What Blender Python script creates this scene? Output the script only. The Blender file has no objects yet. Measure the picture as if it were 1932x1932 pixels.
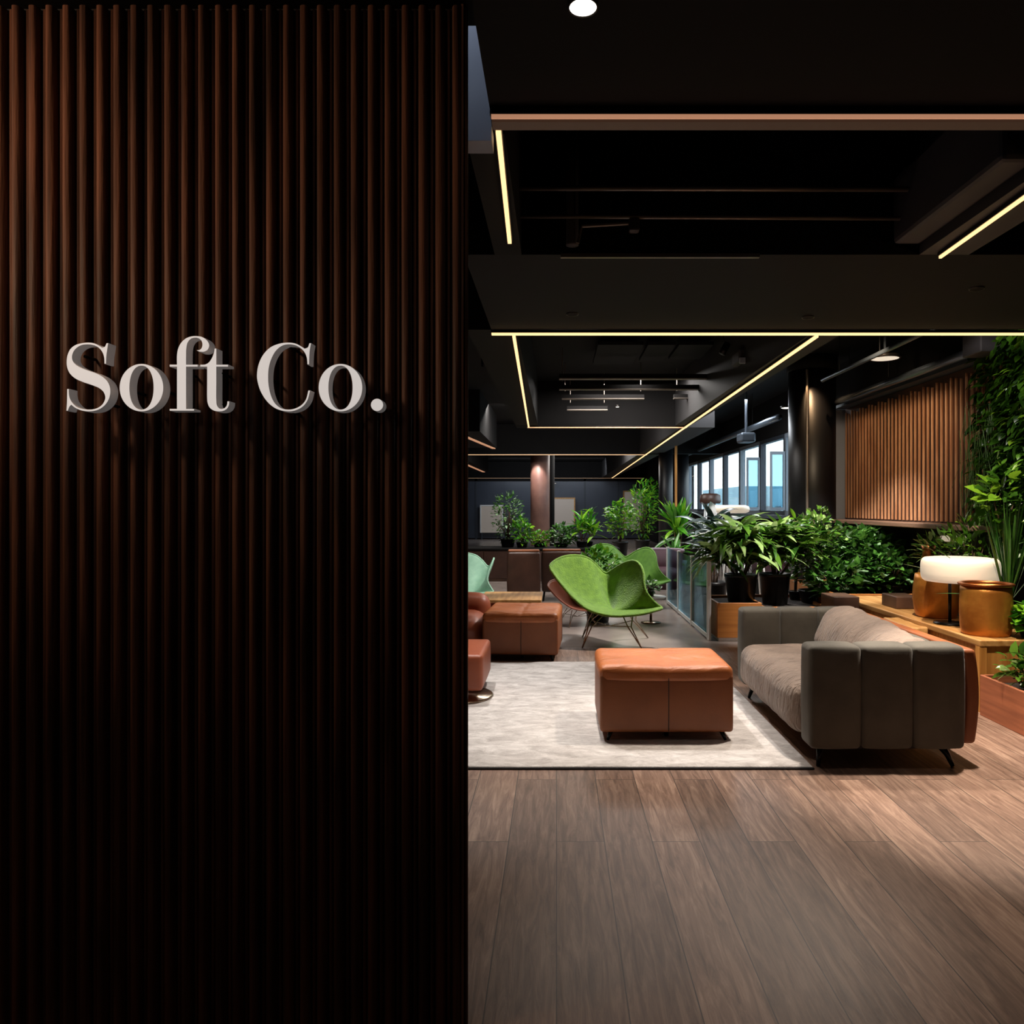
import bpy, bmesh, math, random
from mathutils import Vector, Matrix, noise
R = random.Random(11)
sc = bpy.context.scene
COL = sc.collection
F = 1400.0; VX = 1050.0; VY = 955.0; EYE = 1.4
def X(px, d): return (px - VX) * d / F
def Z(py, d): return EYE - (py - VY) * d / F

# ------------------------------------------------------------------ materials
def lin(c):
    return tuple(((v / 255) / 12.92 if v / 255 <= .04045 else (((v / 255) + .055) / 1.055) ** 2.4) for v in c) + (1,)
def mat(name, col, rough=.5, metal=0, col2=None, scale=8, stretch=(1, 1, 1), bump=0, bscale=None, detail=4, emit=None, es=0,
        trans=0, sheen=0, coat=0, sub=0, rr=None, spec=None):
    m = bpy.data.materials.new(name); m.use_nodes = True
    nt = m.node_tree; b = nt.nodes['Principled BSDF']
    c = lin(col) if max(col) > 1 else tuple(col) + (1,)
    b.inputs['Base Color'].default_value = c
    b.inputs['Roughness'].default_value = rough; b.inputs['Metallic'].default_value = metal
    if sheen: b.inputs['Sheen Weight'].default_value = sheen
    if coat: b.inputs['Coat Weight'].default_value = coat; b.inputs['Coat Roughness'].default_value = .2
    if trans: b.inputs['Transmission Weight'].default_value = trans
    if spec is not None: b.inputs['Specular IOR Level'].default_value = spec
    if emit:
        b.inputs['Emission Color'].default_value = tuple(emit) + (1,); b.inputs['Emission Strength'].default_value = es
    tc = nt.nodes.new('ShaderNodeTexCoord'); mp = nt.nodes.new('ShaderNodeMapping')
    mp.inputs['Scale'].default_value = stretch
    nt.links.new(tc.outputs['Object'], mp.inputs['Vector'])
    if col2 is not None:
        c2 = lin(col2) if max(col2) > 1 else tuple(col2) + (1,)
        n = nt.nodes.new('ShaderNodeTexNoise'); n.inputs['Scale'].default_value = scale; n.inputs['Detail'].default_value = detail
        nt.links.new(mp.outputs[0], n.inputs['Vector'])
        r = nt.nodes.new('ShaderNodeValToRGB'); r.color_ramp.elements[0].position = .33; r.color_ramp.elements[1].position = .67
        r.color_ramp.elements[0].color = c2; r.color_ramp.elements[1].color = c
        nt.links.new(n.outputs['Fac'], r.inputs[0]); nt.links.new(r.outputs[0], b.inputs['Base Color'])
    if bump:
        n = nt.nodes.new('ShaderNodeTexNoise'); n.inputs['Scale'].default_value = bscale or scale * 3; n.inputs['Detail'].default_value = 3
        nt.links.new(mp.outputs[0], n.inputs['Vector'])
        bp = nt.nodes.new('ShaderNodeBump'); bp.inputs['Strength'].default_value = bump; bp.inputs['Distance'].default_value = .01
        nt.links.new(n.outputs['Fac'], bp.inputs['Height']); nt.links.new(bp.outputs[0], b.inputs['Normal'])
    return m

def mat_planks(name, ca, cb, cc, w, l, rough=.42, along='Y'):
    m = bpy.data.materials.new(name); m.use_nodes = True
    nt = m.node_tree; N = nt.nodes; L = nt.links; b = N['Principled BSDF']
    tc = N.new('ShaderNodeTexCoord'); sep = N.new('ShaderNodeSeparateXYZ'); cmb = N.new('ShaderNodeCombineXYZ')
    L.new(tc.outputs['Object'], sep.inputs[0])
    if along == 'Y': L.new(sep.outputs[1], cmb.inputs[0]); L.new(sep.outputs[0], cmb.inputs[1])
    else: L.new(sep.outputs[0], cmb.inputs[0]); L.new(sep.outputs[1], cmb.inputs[1])
    bk = N.new('ShaderNodeTexBrick'); bk.inputs['Scale'].default_value = 1
    bk.inputs['Brick Width'].default_value = l; bk.inputs['Row Height'].default_value = w
    bk.inputs['Mortar Size'].default_value = .002; bk.inputs['Mortar Smooth'].default_value = .1; bk.offset = .37
    bk.inputs['Color1'].default_value = (0, 0, 0, 1); bk.inputs['Color2'].default_value = (1, 1, 1, 1); bk.inputs['Mortar'].default_value = (.5, .5, .5, 1)
    L.new(cmb.outputs[0], bk.inputs['Vector'])
    mp = N.new('ShaderNodeMapping'); mp.inputs['Scale'].default_value = (1.1, 11, 1)
    ad = N.new('ShaderNodeVectorMath'); ad.operation = 'MULTIPLY_ADD'; ad.inputs[1].default_value = (5, 5, 5)
    L.new(bk.outputs['Color'], ad.inputs[0]); L.new(cmb.outputs[0], ad.inputs[2]); L.new(ad.outputs[0], mp.inputs[0])
    n = N.new('ShaderNodeTexNoise'); n.inputs['Scale'].default_value = 3.2; n.inputs['Detail'].default_value = 9; n.inputs['Roughness'].default_value = .68; n.inputs['Distortion'].default_value = .8
    L.new(mp.outputs[0], n.inputs['Vector'])
    r = N.new('ShaderNodeValToRGB'); e = r.color_ramp.elements; e[0].position = .3; e[1].position = .72
    e[0].color = lin(ca); e[1].color = lin(cc); x = e.new(.5); x.color = lin(cb)
    L.new(n.outputs['Fac'], r.inputs[0])
    mx = N.new('ShaderNodeMix'); mx.data_type = 'RGBA'; mx.blend_type = 'MULTIPLY'; mx.inputs['Factor'].default_value = .42
    L.new(r.outputs[0], mx.inputs['A']); L.new(bk.outputs['Color'], mx.inputs['B'])
    mo = N.new('ShaderNodeMix'); mo.data_type = 'RGBA'; L.new(bk.outputs['Fac'], mo.inputs['Factor']); L.new(mx.outputs['Result'], mo.inputs['A'])
    mo.inputs['B'].default_value = (.045, .031, .025, 1)
    L.new(mo.outputs['Result'], b.inputs['Base Color'])
    b.inputs['Roughness'].default_value = rough
    bp = N.new('ShaderNodeBump'); bp.inputs['Strength'].default_value = .12; bp.inputs['Distance'].default_value = .01
    L.new(n.outputs['Fac'], bp.inputs['Height']); L.new(bp.outputs[0], b.inputs['Normal'])
    return m

def mat_fabric(name, col, col2, wave=26, bump=.6, sheen=.4, stretch=(1, .25, 1), rough=.85, dist=6, bd=.012):
    """upholstery with soft creases"""
    m = mat(name, col, rough, col2=col2, scale=5, sheen=sheen)
    nt = m.node_tree; N = nt.nodes; L = nt.links; b = N['Principled BSDF']
    tc = N.new('ShaderNodeTexCoord'); mp = N.new('ShaderNodeMapping'); mp.inputs['Scale'].default_value = stretch
    L.new(tc.outputs['Object'], mp.inputs[0])
    n = N.new('ShaderNodeTexNoise'); n.inputs['Scale'].default_value = wave; n.inputs['Detail'].default_value = 2; n.inputs['Distortion'].default_value = dist * .15
    L.new(mp.outputs[0], n.inputs['Vector'])
    f = N.new('ShaderNodeTexNoise'); f.inputs['Scale'].default_value = 260
    L.new(tc.outputs['Object'], f.inputs['Vector'])
    a = N.new('ShaderNodeMath'); a.operation = 'MULTIPLY_ADD'; a.inputs[1].default_value = .12
    L.new(f.outputs['Fac'], a.inputs[0]); L.new(n.outputs['Fac'], a.inputs[2])
    bp = N.new('ShaderNodeBump'); bp.inputs['Strength'].default_value = bump; bp.inputs['Distance'].default_value = bd
    L.new(a.outputs[0], bp.inputs['Height']); L.new(bp.outputs[0], b.inputs['Normal'])
    return m

def mat_leaf(name, ca, cb, rough=.27, tr=.25):
    m = mat(name, ca, rough, col2=cb, scale=9, spec=.6)
    nt = m.node_tree; N = nt.nodes; L = nt.links; b = N['Principled BSDF']
    t = N.new('ShaderNodeBsdfTranslucent'); t.inputs['Color'].default_value = lin(ca)
    mx = N.new('ShaderNodeMixShader'); mx.inputs[0].default_value = tr
    L.new(b.outputs[0], mx.inputs[1]); L.new(t.outputs[0], mx.inputs[2]); L.new(mx.outputs[0], N['Material Output'].inputs[0])
    return m

M = dict(
    floor=mat_planks('walnut_planks', (98, 75, 63), (140, 111, 95), (180, 150, 130), .2, 1.9, .42),
    concrete=mat('polished_grey_floor', (158, 144, 136), .25, col2=(134, 122, 116), scale=2.5),
    black=mat('matt_black_paint', (16, 14, 14), .8, spec=.2, col2=(12, 10, 10), scale=3),
    soffit=mat('charcoal_plaster', (15, 14, 16), .75, spec=.2, col2=(13, 12, 14), scale=3),
    greyduct=mat('dark_grey_duct', (58, 54, 56), .65, col2=(50, 46, 48), scale=3),
    beam=mat('dark_warm_grey_beam', (28, 25, 26), .75, col2=(24, 22, 23), scale=3),
    pipe=mat('dull_steel_pipe', (128, 118, 110), .38, metal=.6),
    bpipe=mat('black_painted_pipe', (92, 100, 110), .28, metal=.6),
    palegrey=mat('pale_grey_paint', (150, 155, 168), .6),
    wallwood=mat('dark_walnut_slats', (106, 68, 50), .6, spec=.25, col2=(48, 30, 22), scale=5, stretch=(7, 7, .35), bump=.25, bscale=20),
    backing=mat('black_felt_backing', (10, 8, 8), .95),
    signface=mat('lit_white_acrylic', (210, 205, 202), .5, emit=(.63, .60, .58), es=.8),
    signside=mat('pale_letter_side_glow', (205, 198, 194), .5, metal=.1, emit=(.6, .56, .54), es=.11),  # faint emission added so the letter sides look lighter
    rust_pipe=mat('copper_cable', (170, 90, 60), .4, metal=.5),
    led=mat('warm_light_strip', (255, 230, 190), .5, emit=(1.0, .62, .29), es=1.6),
    led_dim=mat('warm_light_strip_low', (255, 210, 160), .5, emit=(1.0, .60, .33), es=.8),
    led_red=mat('amber_edge_light', (255, 190, 140), .5, emit=(1.0, .48, .28), es=.42),
    led_low=mat('painted_brown_glow', (44, 30, 24), .6, emit=(1.0, .5, .3), es=.028),  # dim emission paints the brown glow under the first strip
    lamp_on=mat('lit_lens', (255, 250, 240), .5, emit=(1, .93, .8), es=5),
    lamp_soft=mat('lit_opal_disc', (250, 240, 225), .5, emit=(1, .88, .72), es=.7),
    aluminium=mat('black_aluminium_channel', (34, 30, 28), .4, metal=.6),
    leather=mat_fabric('tan_leather_top_lit', (182, 104, 54), (164, 90, 44), 7, .6, 0, (.6, 2.2, 1), .42, 8, .02),  # lighter copy of the leather, top light painted into the ottoman cushions
    leather_side=mat('tan_leather', (140, 78, 40), .5, col2=(130, 71, 36), scale=6, bump=.08, bscale=150),  # darker copy of the same leather, shade painted into the ottoman sides
    leather_dark=mat('dark_brown_leather', (74, 48, 38), .42, col2=(60, 38, 30), scale=6, bump=.08, bscale=120),
    leather_rust=mat('rust_leather', (150, 76, 46), .45, col2=(136, 66, 40), scale=6),
    velvet=mat_fabric('grey_velvet', (80, 75, 65), (64, 59, 50), 6, .3, .12, (1, 1, 1), .8, 4, .012),
    velvet_soft=mat_fabric('taupe_velvet_creased', (140, 120, 106), (112, 95, 84), 9, .85, .2, (1.0, 3.2, 1.0), .72, 9, .03),
    seam=mat('dark_seam', (46, 38, 34), .8),
    metal_black=mat('black_metal', (18, 16, 16), .35, metal=.7),
    chrome=mat('chrome_wire', (170, 150, 130), .22, metal=1),
    rug=mat('distressed_grey_wool', (226, 220, 216), .95, col2=(158, 150, 146), scale=5.5, stretch=(1.1, 2.2, 1), bump=.5, bscale=90, detail=13),
    rugedge=mat('dark_rug_binding', (40, 36, 36), .9),
    oak=mat('oak_timber', (206, 158, 98), .45, col2=(170, 120, 66), scale=3, stretch=(8, .6, 8), bump=.1, bscale=12),
    oakface=mat('oak_boards', (208, 150, 78), .5, col2=(170, 112, 50), scale=3, stretch=(9, 9, .5), bump=.1, bscale=12),
    oakplanter=mat('oak_planter_boards', (186, 118, 54), .5, col2=(164, 98, 42), scale=3, stretch=(.5, 9, 9)),
    crate=mat('reddish_timber', (170, 100, 66), .6, col2=(140, 80, 52), scale=4, stretch=(1, .5, 8)),
    darkwood=mat('dark_timber_block', (98, 70, 54), .5, col2=(70, 48, 38), scale=4),
    copper=mat('hammered_copper', (216, 148, 66), .4, metal=.55, col2=(176, 108, 42), scale=5, bump=.3, bscale=26),
    copper_dark=mat('aged_copper', (170, 100, 56), .35, metal=.9, col2=(110, 62, 36), scale=5),
    shade=mat('cream_glass_shade', (240, 226, 205), .3, emit=(1, .85, .66), es=.35),
    white=mat('white_lacquer', (232, 232, 230), .35),
    green_fab=mat('lime_green_wool', (112, 152, 38), .85, col2=(90, 130, 26), scale=18, sheen=.3, bump=.8, bscale=70),
    green_fab2=mat('green_wool_plain', (92, 142, 34), .8, col2=(74, 122, 24), scale=18, sheen=.3),
    mint=mat('mint_fabric', (150, 192, 166), .7, col2=(128, 172, 148), scale=8),
    plum=mat('plum_fabric', (66, 24, 38), .7, col2=(52, 18, 30), scale=8),
    plumgrey=mat('mauve_grey_fabric', (132, 116, 128), .7),
    slat=mat('cedar_slats', (186, 136, 98), .5, col2=(146, 96, 62), scale=4, stretch=(8, 8, .6)),
    slatback=mat('cedar_back_panel', (84, 44, 18), .7, col2=(34, 18, 9), scale=2, stretch=(1, 1, .3)),  # dark tone and orange patches paint shade and glow between the slats
    ledge=mat('timber_ledge', (120, 92, 74), .5, col2=(96, 72, 58), scale=4, stretch=(6, .5, 6)),
    column=mat('gloss_black_column', (18, 18, 22), .42),
    column_rose=mat('rose_brown_column', (150, 112, 100), .5, col2=(130, 96, 88), scale=5),
    farwall=mat('blue_grey_partition', (66, 72, 84), .35, col2=(56, 62, 74), scale=1),
    screen=mat('pale_board', (172, 160, 150), .5, emit=(.6, .52, .45), es=.12),  # faint emission paints the far boards as lit
    frame=mat('grey_window_frame', (120, 128, 138), .5),
    framed=mat('dark_window_frame', (50, 56, 66), .5),
    bldg=mat('pale_blue_facade', (150, 178, 188), .8, col2=(120, 150, 162), scale=.6),
    soil=mat('dark_soil', (34, 24, 18), .95, col2=(22, 16, 12), scale=40, bump=.8, bscale=60),
    pot=mat('black_clay_pot', (20, 18, 18), .4),
    bark=mat('brown_bark', (92, 66, 44), .85, col2=(60, 42, 30), scale=30),
    stem=mat('green_stem', (78, 110, 48), .6),
    moss=mat('moss_mat', (36, 56, 20), .95, col2=(22, 36, 12), scale=14, bump=1, bscale=50),
)
_n = [n for n in M['rug'].node_tree.nodes if n.type == 'TEX_NOISE'][0]; _n.inputs['Roughness'].default_value = .78; _n.inputs['Distortion'].default_value = .6
def glass(name, tint=(1, 1, 1), alpha=.12, rough=.02):
    m = bpy.data.materials.new(name); m.use_nodes = True; nt = m.node_tree; N = nt.nodes; L = nt.links
    for n in list(N): N.remove(n)
    o = N.new('ShaderNodeOutputMaterial'); t = N.new('ShaderNodeBsdfTransparent'); g = N.new('ShaderNodeBsdfGlossy')
    t.inputs[0].default_value = tint + (1,); g.inputs['Roughness'].default_value = rough
    fr = N.new('ShaderNodeFresnel'); fr.inputs[0].default_value = 1.45
    mx = N.new('ShaderNodeMixShader'); ad = N.new('ShaderNodeMath'); ad.operation = 'ADD'; ad.inputs[1].default_value = alpha; ad.use_clamp = True
    L.new(fr.outputs[0], ad.inputs[0]); L.new(ad.outputs[0], mx.inputs[0]); L.new(t.outputs[0], mx.inputs[1]); L.new(g.outputs[0], mx.inputs[2]); L.new(mx.outputs[0], o.inputs[0])
    return m
M['glass'] = glass('clear_glass', (.96, .99, 1), -.35)
M['glass_dark'] = glass('smoked_glass', (.55, .62, .68), .06)
M['glass_tint'] = glass('blue_tinted_glass', (.62, .80, .88), -.3)
M['glass_blue'] = mat('frosted_pale_blue_glass', (196, 214, 228), .3, trans=.55)
LG = dict(
    deep=[mat_leaf('leaf_deep', (54, 96, 26), (30, 62, 18)), mat_leaf('leaf_mid', (98, 140, 46), (58, 102, 30)), mat_leaf('leaf_pale', (168, 194, 122), (116, 152, 74))],
    bright=[mat_leaf('leaf_bright', (92, 164, 44), (60, 128, 26)), mat_leaf('leaf_lime', (146, 196, 50), (104, 164, 36)), mat_leaf('leaf_mid_bright', (56, 124, 34), (40, 96, 24))],
    cool=[mat_leaf('leaf_cool', (50, 94, 32), (30, 62, 22)), mat_leaf('leaf_cool_mid', (90, 140, 56), (56, 102, 38)), mat_leaf('leaf_silver', (158, 190, 150), (118, 156, 108))],
    grey=[mat_leaf('leaf_grey_green', (62, 88, 78), (42, 64, 56)), mat_leaf('leaf_silver_grey', (160, 176, 178), (112, 134, 134)), mat_leaf('leaf_dark_grey', (34, 54, 46), (24, 40, 34))],
    wall=[mat_leaf('leaf_wall_dark', (46, 82, 18), (28, 54, 12)), mat_leaf('leaf_wall_mid', (70, 112, 24), (46, 82, 18)), mat_leaf('leaf_wall_lime', (122, 160, 40), (82, 122, 28))],
)

# ------------------------------------------------------------------ mesh helpers
def obj(name, bm, m, parent=None, smooth=False, kind=None, label=None):
    me = bpy.data.meshes.new(name)
    bmesh.ops.recalc_face_normals(bm, faces=bm.faces)
    bm.to_mesh(me); bm.free()
    for x in (m if isinstance(m, (list, tuple)) else [m]): me.materials.append(x)
    if smooth:
        for p in me.polygons: p.use_smooth = True
    o = bpy.data.objects.new(name, me); COL.objects.link(o)
    if parent is not None:
        o.parent = parent; o.matrix_parent_inverse = Matrix.Translation(-Vector(parent.location)) if parent.type == 'EMPTY' and parent.parent is None else Matrix()
    if kind: o['kind'] = kind
    if label: o['label'] = label
    return o
def thing(name, label, cat, loc, group=None):
    o = bpy.data.objects.new(name, None); COL.objects.link(o); o.location = loc; o.empty_display_size = .1
    o['label'] = label; o['category'] = cat
    if group: o['group'] = group
    return o
def tag(o, label, cat, group=None, kind=None):
    o['label'] = label; o['category'] = cat
    if group: o['group'] = group
    if kind: o['kind'] = kind
    return o
def box(bm, x0, x1, y0, y1, z0, z1, bev=0, seg=2, mi=0):
    r = bmesh.ops.create_cube(bm, size=1); vs = r['verts']
    bmesh.ops.scale(bm, vec=(x1 - x0, y1 - y0, z1 - z0), verts=vs)
    bmesh.ops.translate(bm, vec=((x0 + x1) / 2, (y0 + y1) / 2, (z0 + z1) / 2), verts=vs)
    fs = list({f for v in vs for f in v.link_faces})
    for f in fs: f.material_index = mi
    if bev:
        es = list({e for v in vs for e in v.link_edges})
        bmesh.ops.bevel(bm, geom=es, offset=bev, segments=seg, affect='EDGES', profile=.5)
    return bm
def B(*a, **k): return box(bmesh.new(), *a, **k)
def struct(name, bm, m, parent=None, smooth=False):
    return obj(name, bm, m, parent, smooth, None if parent else 'structure')
def puff(bm, x0, x1, y0, y1, z0, z1, r=.03, bulge=0, n=9, fn=None):
    """rounded and cushioned box; bulge pushes each face outwards at its middle"""
    h = Vector(((x1 - x0) / 2, (y1 - y0) / 2, (z1 - z0) / 2)); c = Vector(((x0 + x1) / 2, (y0 + y1) / 2, (z0 + z1) / 2))
    r = min(r, min(h) * .999)
    def ts(hh):
        e = [-hh, -hh + r * .25, -hh + r * .6, -hh + r]
        inner = [(-hh + r) + (2 * (hh - r)) * i / n for i in range(1, n)]
        return e + inner + [-v for v in reversed(e)]
    vd = {}
    def V(p):
        k = (round(p[0], 5), round(p[1], 5), round(p[2], 5))
        if k not in vd:
            p = Vector(p); inn = Vector([max(-h[i] + r, min(h[i] - r, p[i])) for i in range(3)]); d = p - inn
            q = inn + (d.normalized() * r if d.length > 1e-9 else d)
            if bulge:
                u = [q[i] / h[i] for i in range(3)]
                for i in range(3):
                    j, k2 = (i + 1) % 3, (i + 2) % 3
                    q[i] += bulge * u[i] * max(0, 1 - u[j] ** 2) * max(0, 1 - u[k2] ** 2)
            q = q + c
            if fn: q = fn(q)
            vd[k] = bm.verts.new(q)
        return vd[k]
    for ax in range(3):
        a, b2 = (ax + 1) % 3, (ax + 2) % 3
        ta, tb = ts(h[a]), ts(h[b2])
        for s in (-1, 1):
            for i in range(len(ta) - 1):
                for j in range(len(tb) - 1):
                    q = []
                    for (u, v) in ((ta[i], tb[j]), (ta[i + 1], tb[j]), (ta[i + 1], tb[j + 1]), (ta[i], tb[j + 1])):
                        p = [0, 0, 0]; p[ax] = s * h[ax]; p[a] = u; p[b2] = v; q.append(V(p))
                    if s < 0: q.reverse()
                    try: bm.faces.new(q)
                    except ValueError: pass
    return bm
def tube(bm, pts, r, seg=10, taper=None, caps=True):
    pts = [Vector(p) for p in pts]; rings = []
    up = Vector((0, 0, 1))
    for i, p in enumerate(pts):
        d = (pts[min(i + 1, len(pts) - 1)] - pts[max(i - 1, 0)]).normalized()
        a = d.cross(up) if abs(d.dot(up)) < .98 else d.cross(Vector((1, 0, 0))); a.normalize(); b = d.cross(a)
        rr = (taper[i] if taper else r)
        rings.append([bm.verts.new(p + (a * math.cos(2 * math.pi * k / seg) + b * math.sin(2 * math.pi * k / seg)) * rr) for k in range(seg)])
    for i in range(len(rings) - 1):
        for k in range(seg): bm.faces.new((rings[i][k], rings[i][(k + 1) % seg], rings[i + 1][(k + 1) % seg], rings[i + 1][k]))
    if caps: bm.faces.new(rings[0][::-1]); bm.faces.new(rings[-1])
    return bm
def T(pts, r, **k): return tube(bmesh.new(), pts, r, **k)
def lathe(bm, c, prof, seg=32):
    """prof: (radius, z) from bottom to top; closes at radius 0"""
    rings = []
    for (r, z) in prof:
        if r < 1e-6: rings.append([bm.verts.new((c[0], c[1], c[2] + z))])
        else: rings.append([bm.verts.new((c[0] + r * math.cos(2 * math.pi * k / seg), c[1] + r * math.sin(2 * math.pi * k / seg), c[2] + z)) for k in range(seg)])
    for a, b in zip(rings, rings[1:]):
        if len(a) == 1 and len(b) == 1: continue
        for k in range(seg):
            k2 = (k + 1) % seg
            if len(a) == 1: bm.faces.new((a[0], b[k2], b[k]))
            elif len(b) == 1: bm.faces.new((a[k], a[k2], b[0]))
            else: bm.faces.new((a[k], a[k2], b[k2], b[k]))
    return bm
def LT(c, prof, seg=32): return lathe(bmesh.new(), c, prof, seg)
def copy_tree(o, parent=None):
    c = o.copy(); COL.objects.link(c)
    if parent is not None: c.parent = parent
    for ch in list(o.children): copy_tree(ch, c)
    return c

# ------------------------------------------------------------------ plants
def leaf(bm, p, d, L, W, droop=.6, mi=0, n=4, fold=.25, shape='lance'):
    p = Vector(p); d = Vector(d).normalized()
    side = d.cross(Vector((0, 0, 1)))
    if side.length < .05: side = Vector((1, 0, 0))
    side.normalize(); side = (Matrix.Rotation(R.uniform(-.7, .7), 3, d) @ side)
    rows = []; step = L / n
    for i in range(n + 1):
        t = i / n
        w = W * (math.sin(math.pi * min(1, t * .94 + .06)) ** .8 if shape == 'lance' else (math.sin(math.pi * (t ** .8) * .97 + .05))) * .5
        if i == n: w = 0
        nrm = side.cross(d).normalized()
        if w <= 1e-4: rows.append([bm.verts.new(p)])
        else: rows.append([bm.verts.new(p - side * w + nrm * w * fold), bm.verts.new(p), bm.verts.new(p + side * w + nrm * w * fold)])
        p = p + d * step
        d = (d + Vector((0, 0, -droop / n))).normalized()
    for a, b in zip(rows, rows[1:]):
        if len(b) == 3 and len(a) == 3:
            fs = [bm.faces.new((a[0], a[1], b[1], b[0])), bm.faces.new((a[1], a[2], b[2], b[1]))]
        elif len(b) == 1 and len(a) == 3:
            fs = [bm.faces.new((a[0], a[1], b[0])), bm.faces.new((a[1], a[2], b[0]))]
        else: fs = []
        for f in fs: f.material_index = mi
def rmi(w=(5, 4, 2)):
    k = R.random() * sum(w)
    return 0 if k < w[0] else (1 if k < w[0] + w[1] else 2)
def sph():
    while True:
        v = Vector((R.uniform(-1, 1), R.uniform(-1, 1), R.uniform(-1, 1)))
        if .05 < v.length < 1: return v
def foliage_obj(bm, pal, parent, name='foliage'):
    me = bpy.data.meshes.new(name); bm.to_mesh(me); bm.free()
    for x in LG[pal]: me.materials.append(x)
    for p in me.polygons: p.use_smooth = True
    o = bpy.data.objects.new(name, me); COL.objects.link(o)
    if parent is not None: o.parent = parent; o.matrix_parent_inverse = Matrix.Translation(-Vector(parent.location))
    return o
def potted(t, x, y, z, r, h, m, soil=True):
    if r <= 0: return
    obj('pot', LT((x, y, z), [(0, 0), (r * .78, 0), (r * .82, .01), (r, h * .9), (r * 1.05, h * .9), (r * 1.05, h), (r * .93, h), (r * .9, h * .88), (0, h * .88)], 24), m, t, True)
def bush(label, x, y, z0, pot, pal, rx, ry, zc, rz, n, L, W, name='leafy_bush', potm=None, group=None, shape='oval', droop=.5, cat='plant', w=(5, 4, 2), stemm=None, twigs=14, hollow=.35):
    t = thing(name, label, cat, (x, y, z0), group)
    pr, ph = pot
    if pr: potted(t, x, y, z0, pr, ph, potm or M['pot'])
    base = z0 + ph * .9
    sb = bmesh.new(); bm = bmesh.new(); tips = []
    for k in range(twigs):
        v = sph(); tip = Vector((x + v.x * rx * .8, y + v.y * ry * .8, zc + v.z * rz * .8)); b0 = Vector((x + R.uniform(-.3, .3) * rx * (.5 if pr == 0 else .2), y + R.uniform(-.2, .2) * ry * .5, base))
        mid = b0.lerp(tip, .5) + Vector((R.uniform(-.04, .04), R.uniform(-.04, .04), rz * .12))
        tube(sb, [b0, mid, tip], .006, seg=5, taper=[.008, .006, .003]); tips.append((b0, mid, tip))
    for k in range(n):
        v = sph()
        if v.length < hollow: v = v.normalized() * R.uniform(hollow, 1)
        p = Vector((x + v.x * rx, y + v.y * ry, zc + v.z * rz))
        out = Vector((v.x, v.y, v.z * .5 + .25)) + Vector((R.uniform(-.7, .7), R.uniform(-.7, .7), R.uniform(-.5, .5)))
        s = R.uniform(.6, 1.25)
        leaf(bm, p, out, L * s, W * s, droop, rmi(w), 3, .2, shape)
    obj('stem', sb, stemm or M['bark'], t, True)
    foliage_obj(bm, pal, t)
    return t
def arch(label, x, y, z0, pot, pal, crowns, n, L, W, name='potted_plant', potm=None, group=None, droop=1.3, up=.7, cat='plant', w=(5, 4, 2), canes=True, spread=1, spike=False):
    """crowns: list of (dx,dy,z) heads from which long leaves arch out"""
    t = thing(name, label, cat, (x, y, z0), group)
    pr, ph = pot
    if pr: potted(t, x, y, z0, pr, ph, potm or M['pot'])
    sb = bmesh.new(); bm = bmesh.new(); base = z0 + ph * .9
    for (dx, dy, zc) in crowns:
        c = Vector((x + dx, y + dy, zc)); b0 = Vector((x + dx * .2, y + dy * .2, base))
        if c.z > b0.z + .02: tube(sb, [b0, b0.lerp(c, .5) + Vector((.01, 0, .01)), c], .012, seg=6)
        for k in range(n):
            a = R.uniform(0, 2 * math.pi); e = R.uniform(-.15, 1) * up
            d = Vector((math.cos(a) * spread, math.sin(a) * spread, .15 + e * 1.6)); s = R.uniform(.65, 1.15)
            leaf(bm, c + Vector((0, 0, R.uniform(-.08, .06))), d, L * s, W * s, R.uniform(.5, 1.2) * droop, rmi(w), 6, .25)
    if len(sb.verts): obj('stem', sb, M['bark'] if canes else M['stem'], t, True)
    else: sb.free()
    foliage_obj(bm, pal, t)
    return t

# ================================================================== SETTING
FY = 7.35   # where the plank floor meets the polished grey floor
struct('floor', B(-6.1, 3.9, -2.1, FY, -.1, 0), M['floor'])
struct('floor', B(-6.1, 3.9, FY, 33, -.1, -.0), M['concrete'])
struct('ceiling', B(-6.1, 4.0, 1.97, 33, 3.3, 3.4), M['black'])
struct('wall_front', B(-3.1, 4.0, 1.97, 2.07, 2.84, 3.3), M['black'])
struct('ceiling', B(-3.1, -.205, -2.1, 2.07, 2.74, 2.84), M['black'])
struct('ceiling', B(-.205, 3.9, -2.1, 2.33, 2.62, 2.74), M['black'])
struct('wall_back', B(-3.1, 3.9, -2.1, -2, 0, 3.4), M['black'])
struct('wall_entry', B(-3.1, -3.0, -2, 2.07, 0, 3.4), M['black'])
struct('wall_left', B(-6.1, -6, 2.07, 33, 0, 3.4), M['black'])
struct('wall_far', B(-6, 3.8, 32.6, 32.7, 0, 3.4), M['black'])
struct('wall_front_left', B(-6, -3.0, 1.97, 2.07, 0, 3.4), M['black'])

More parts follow.
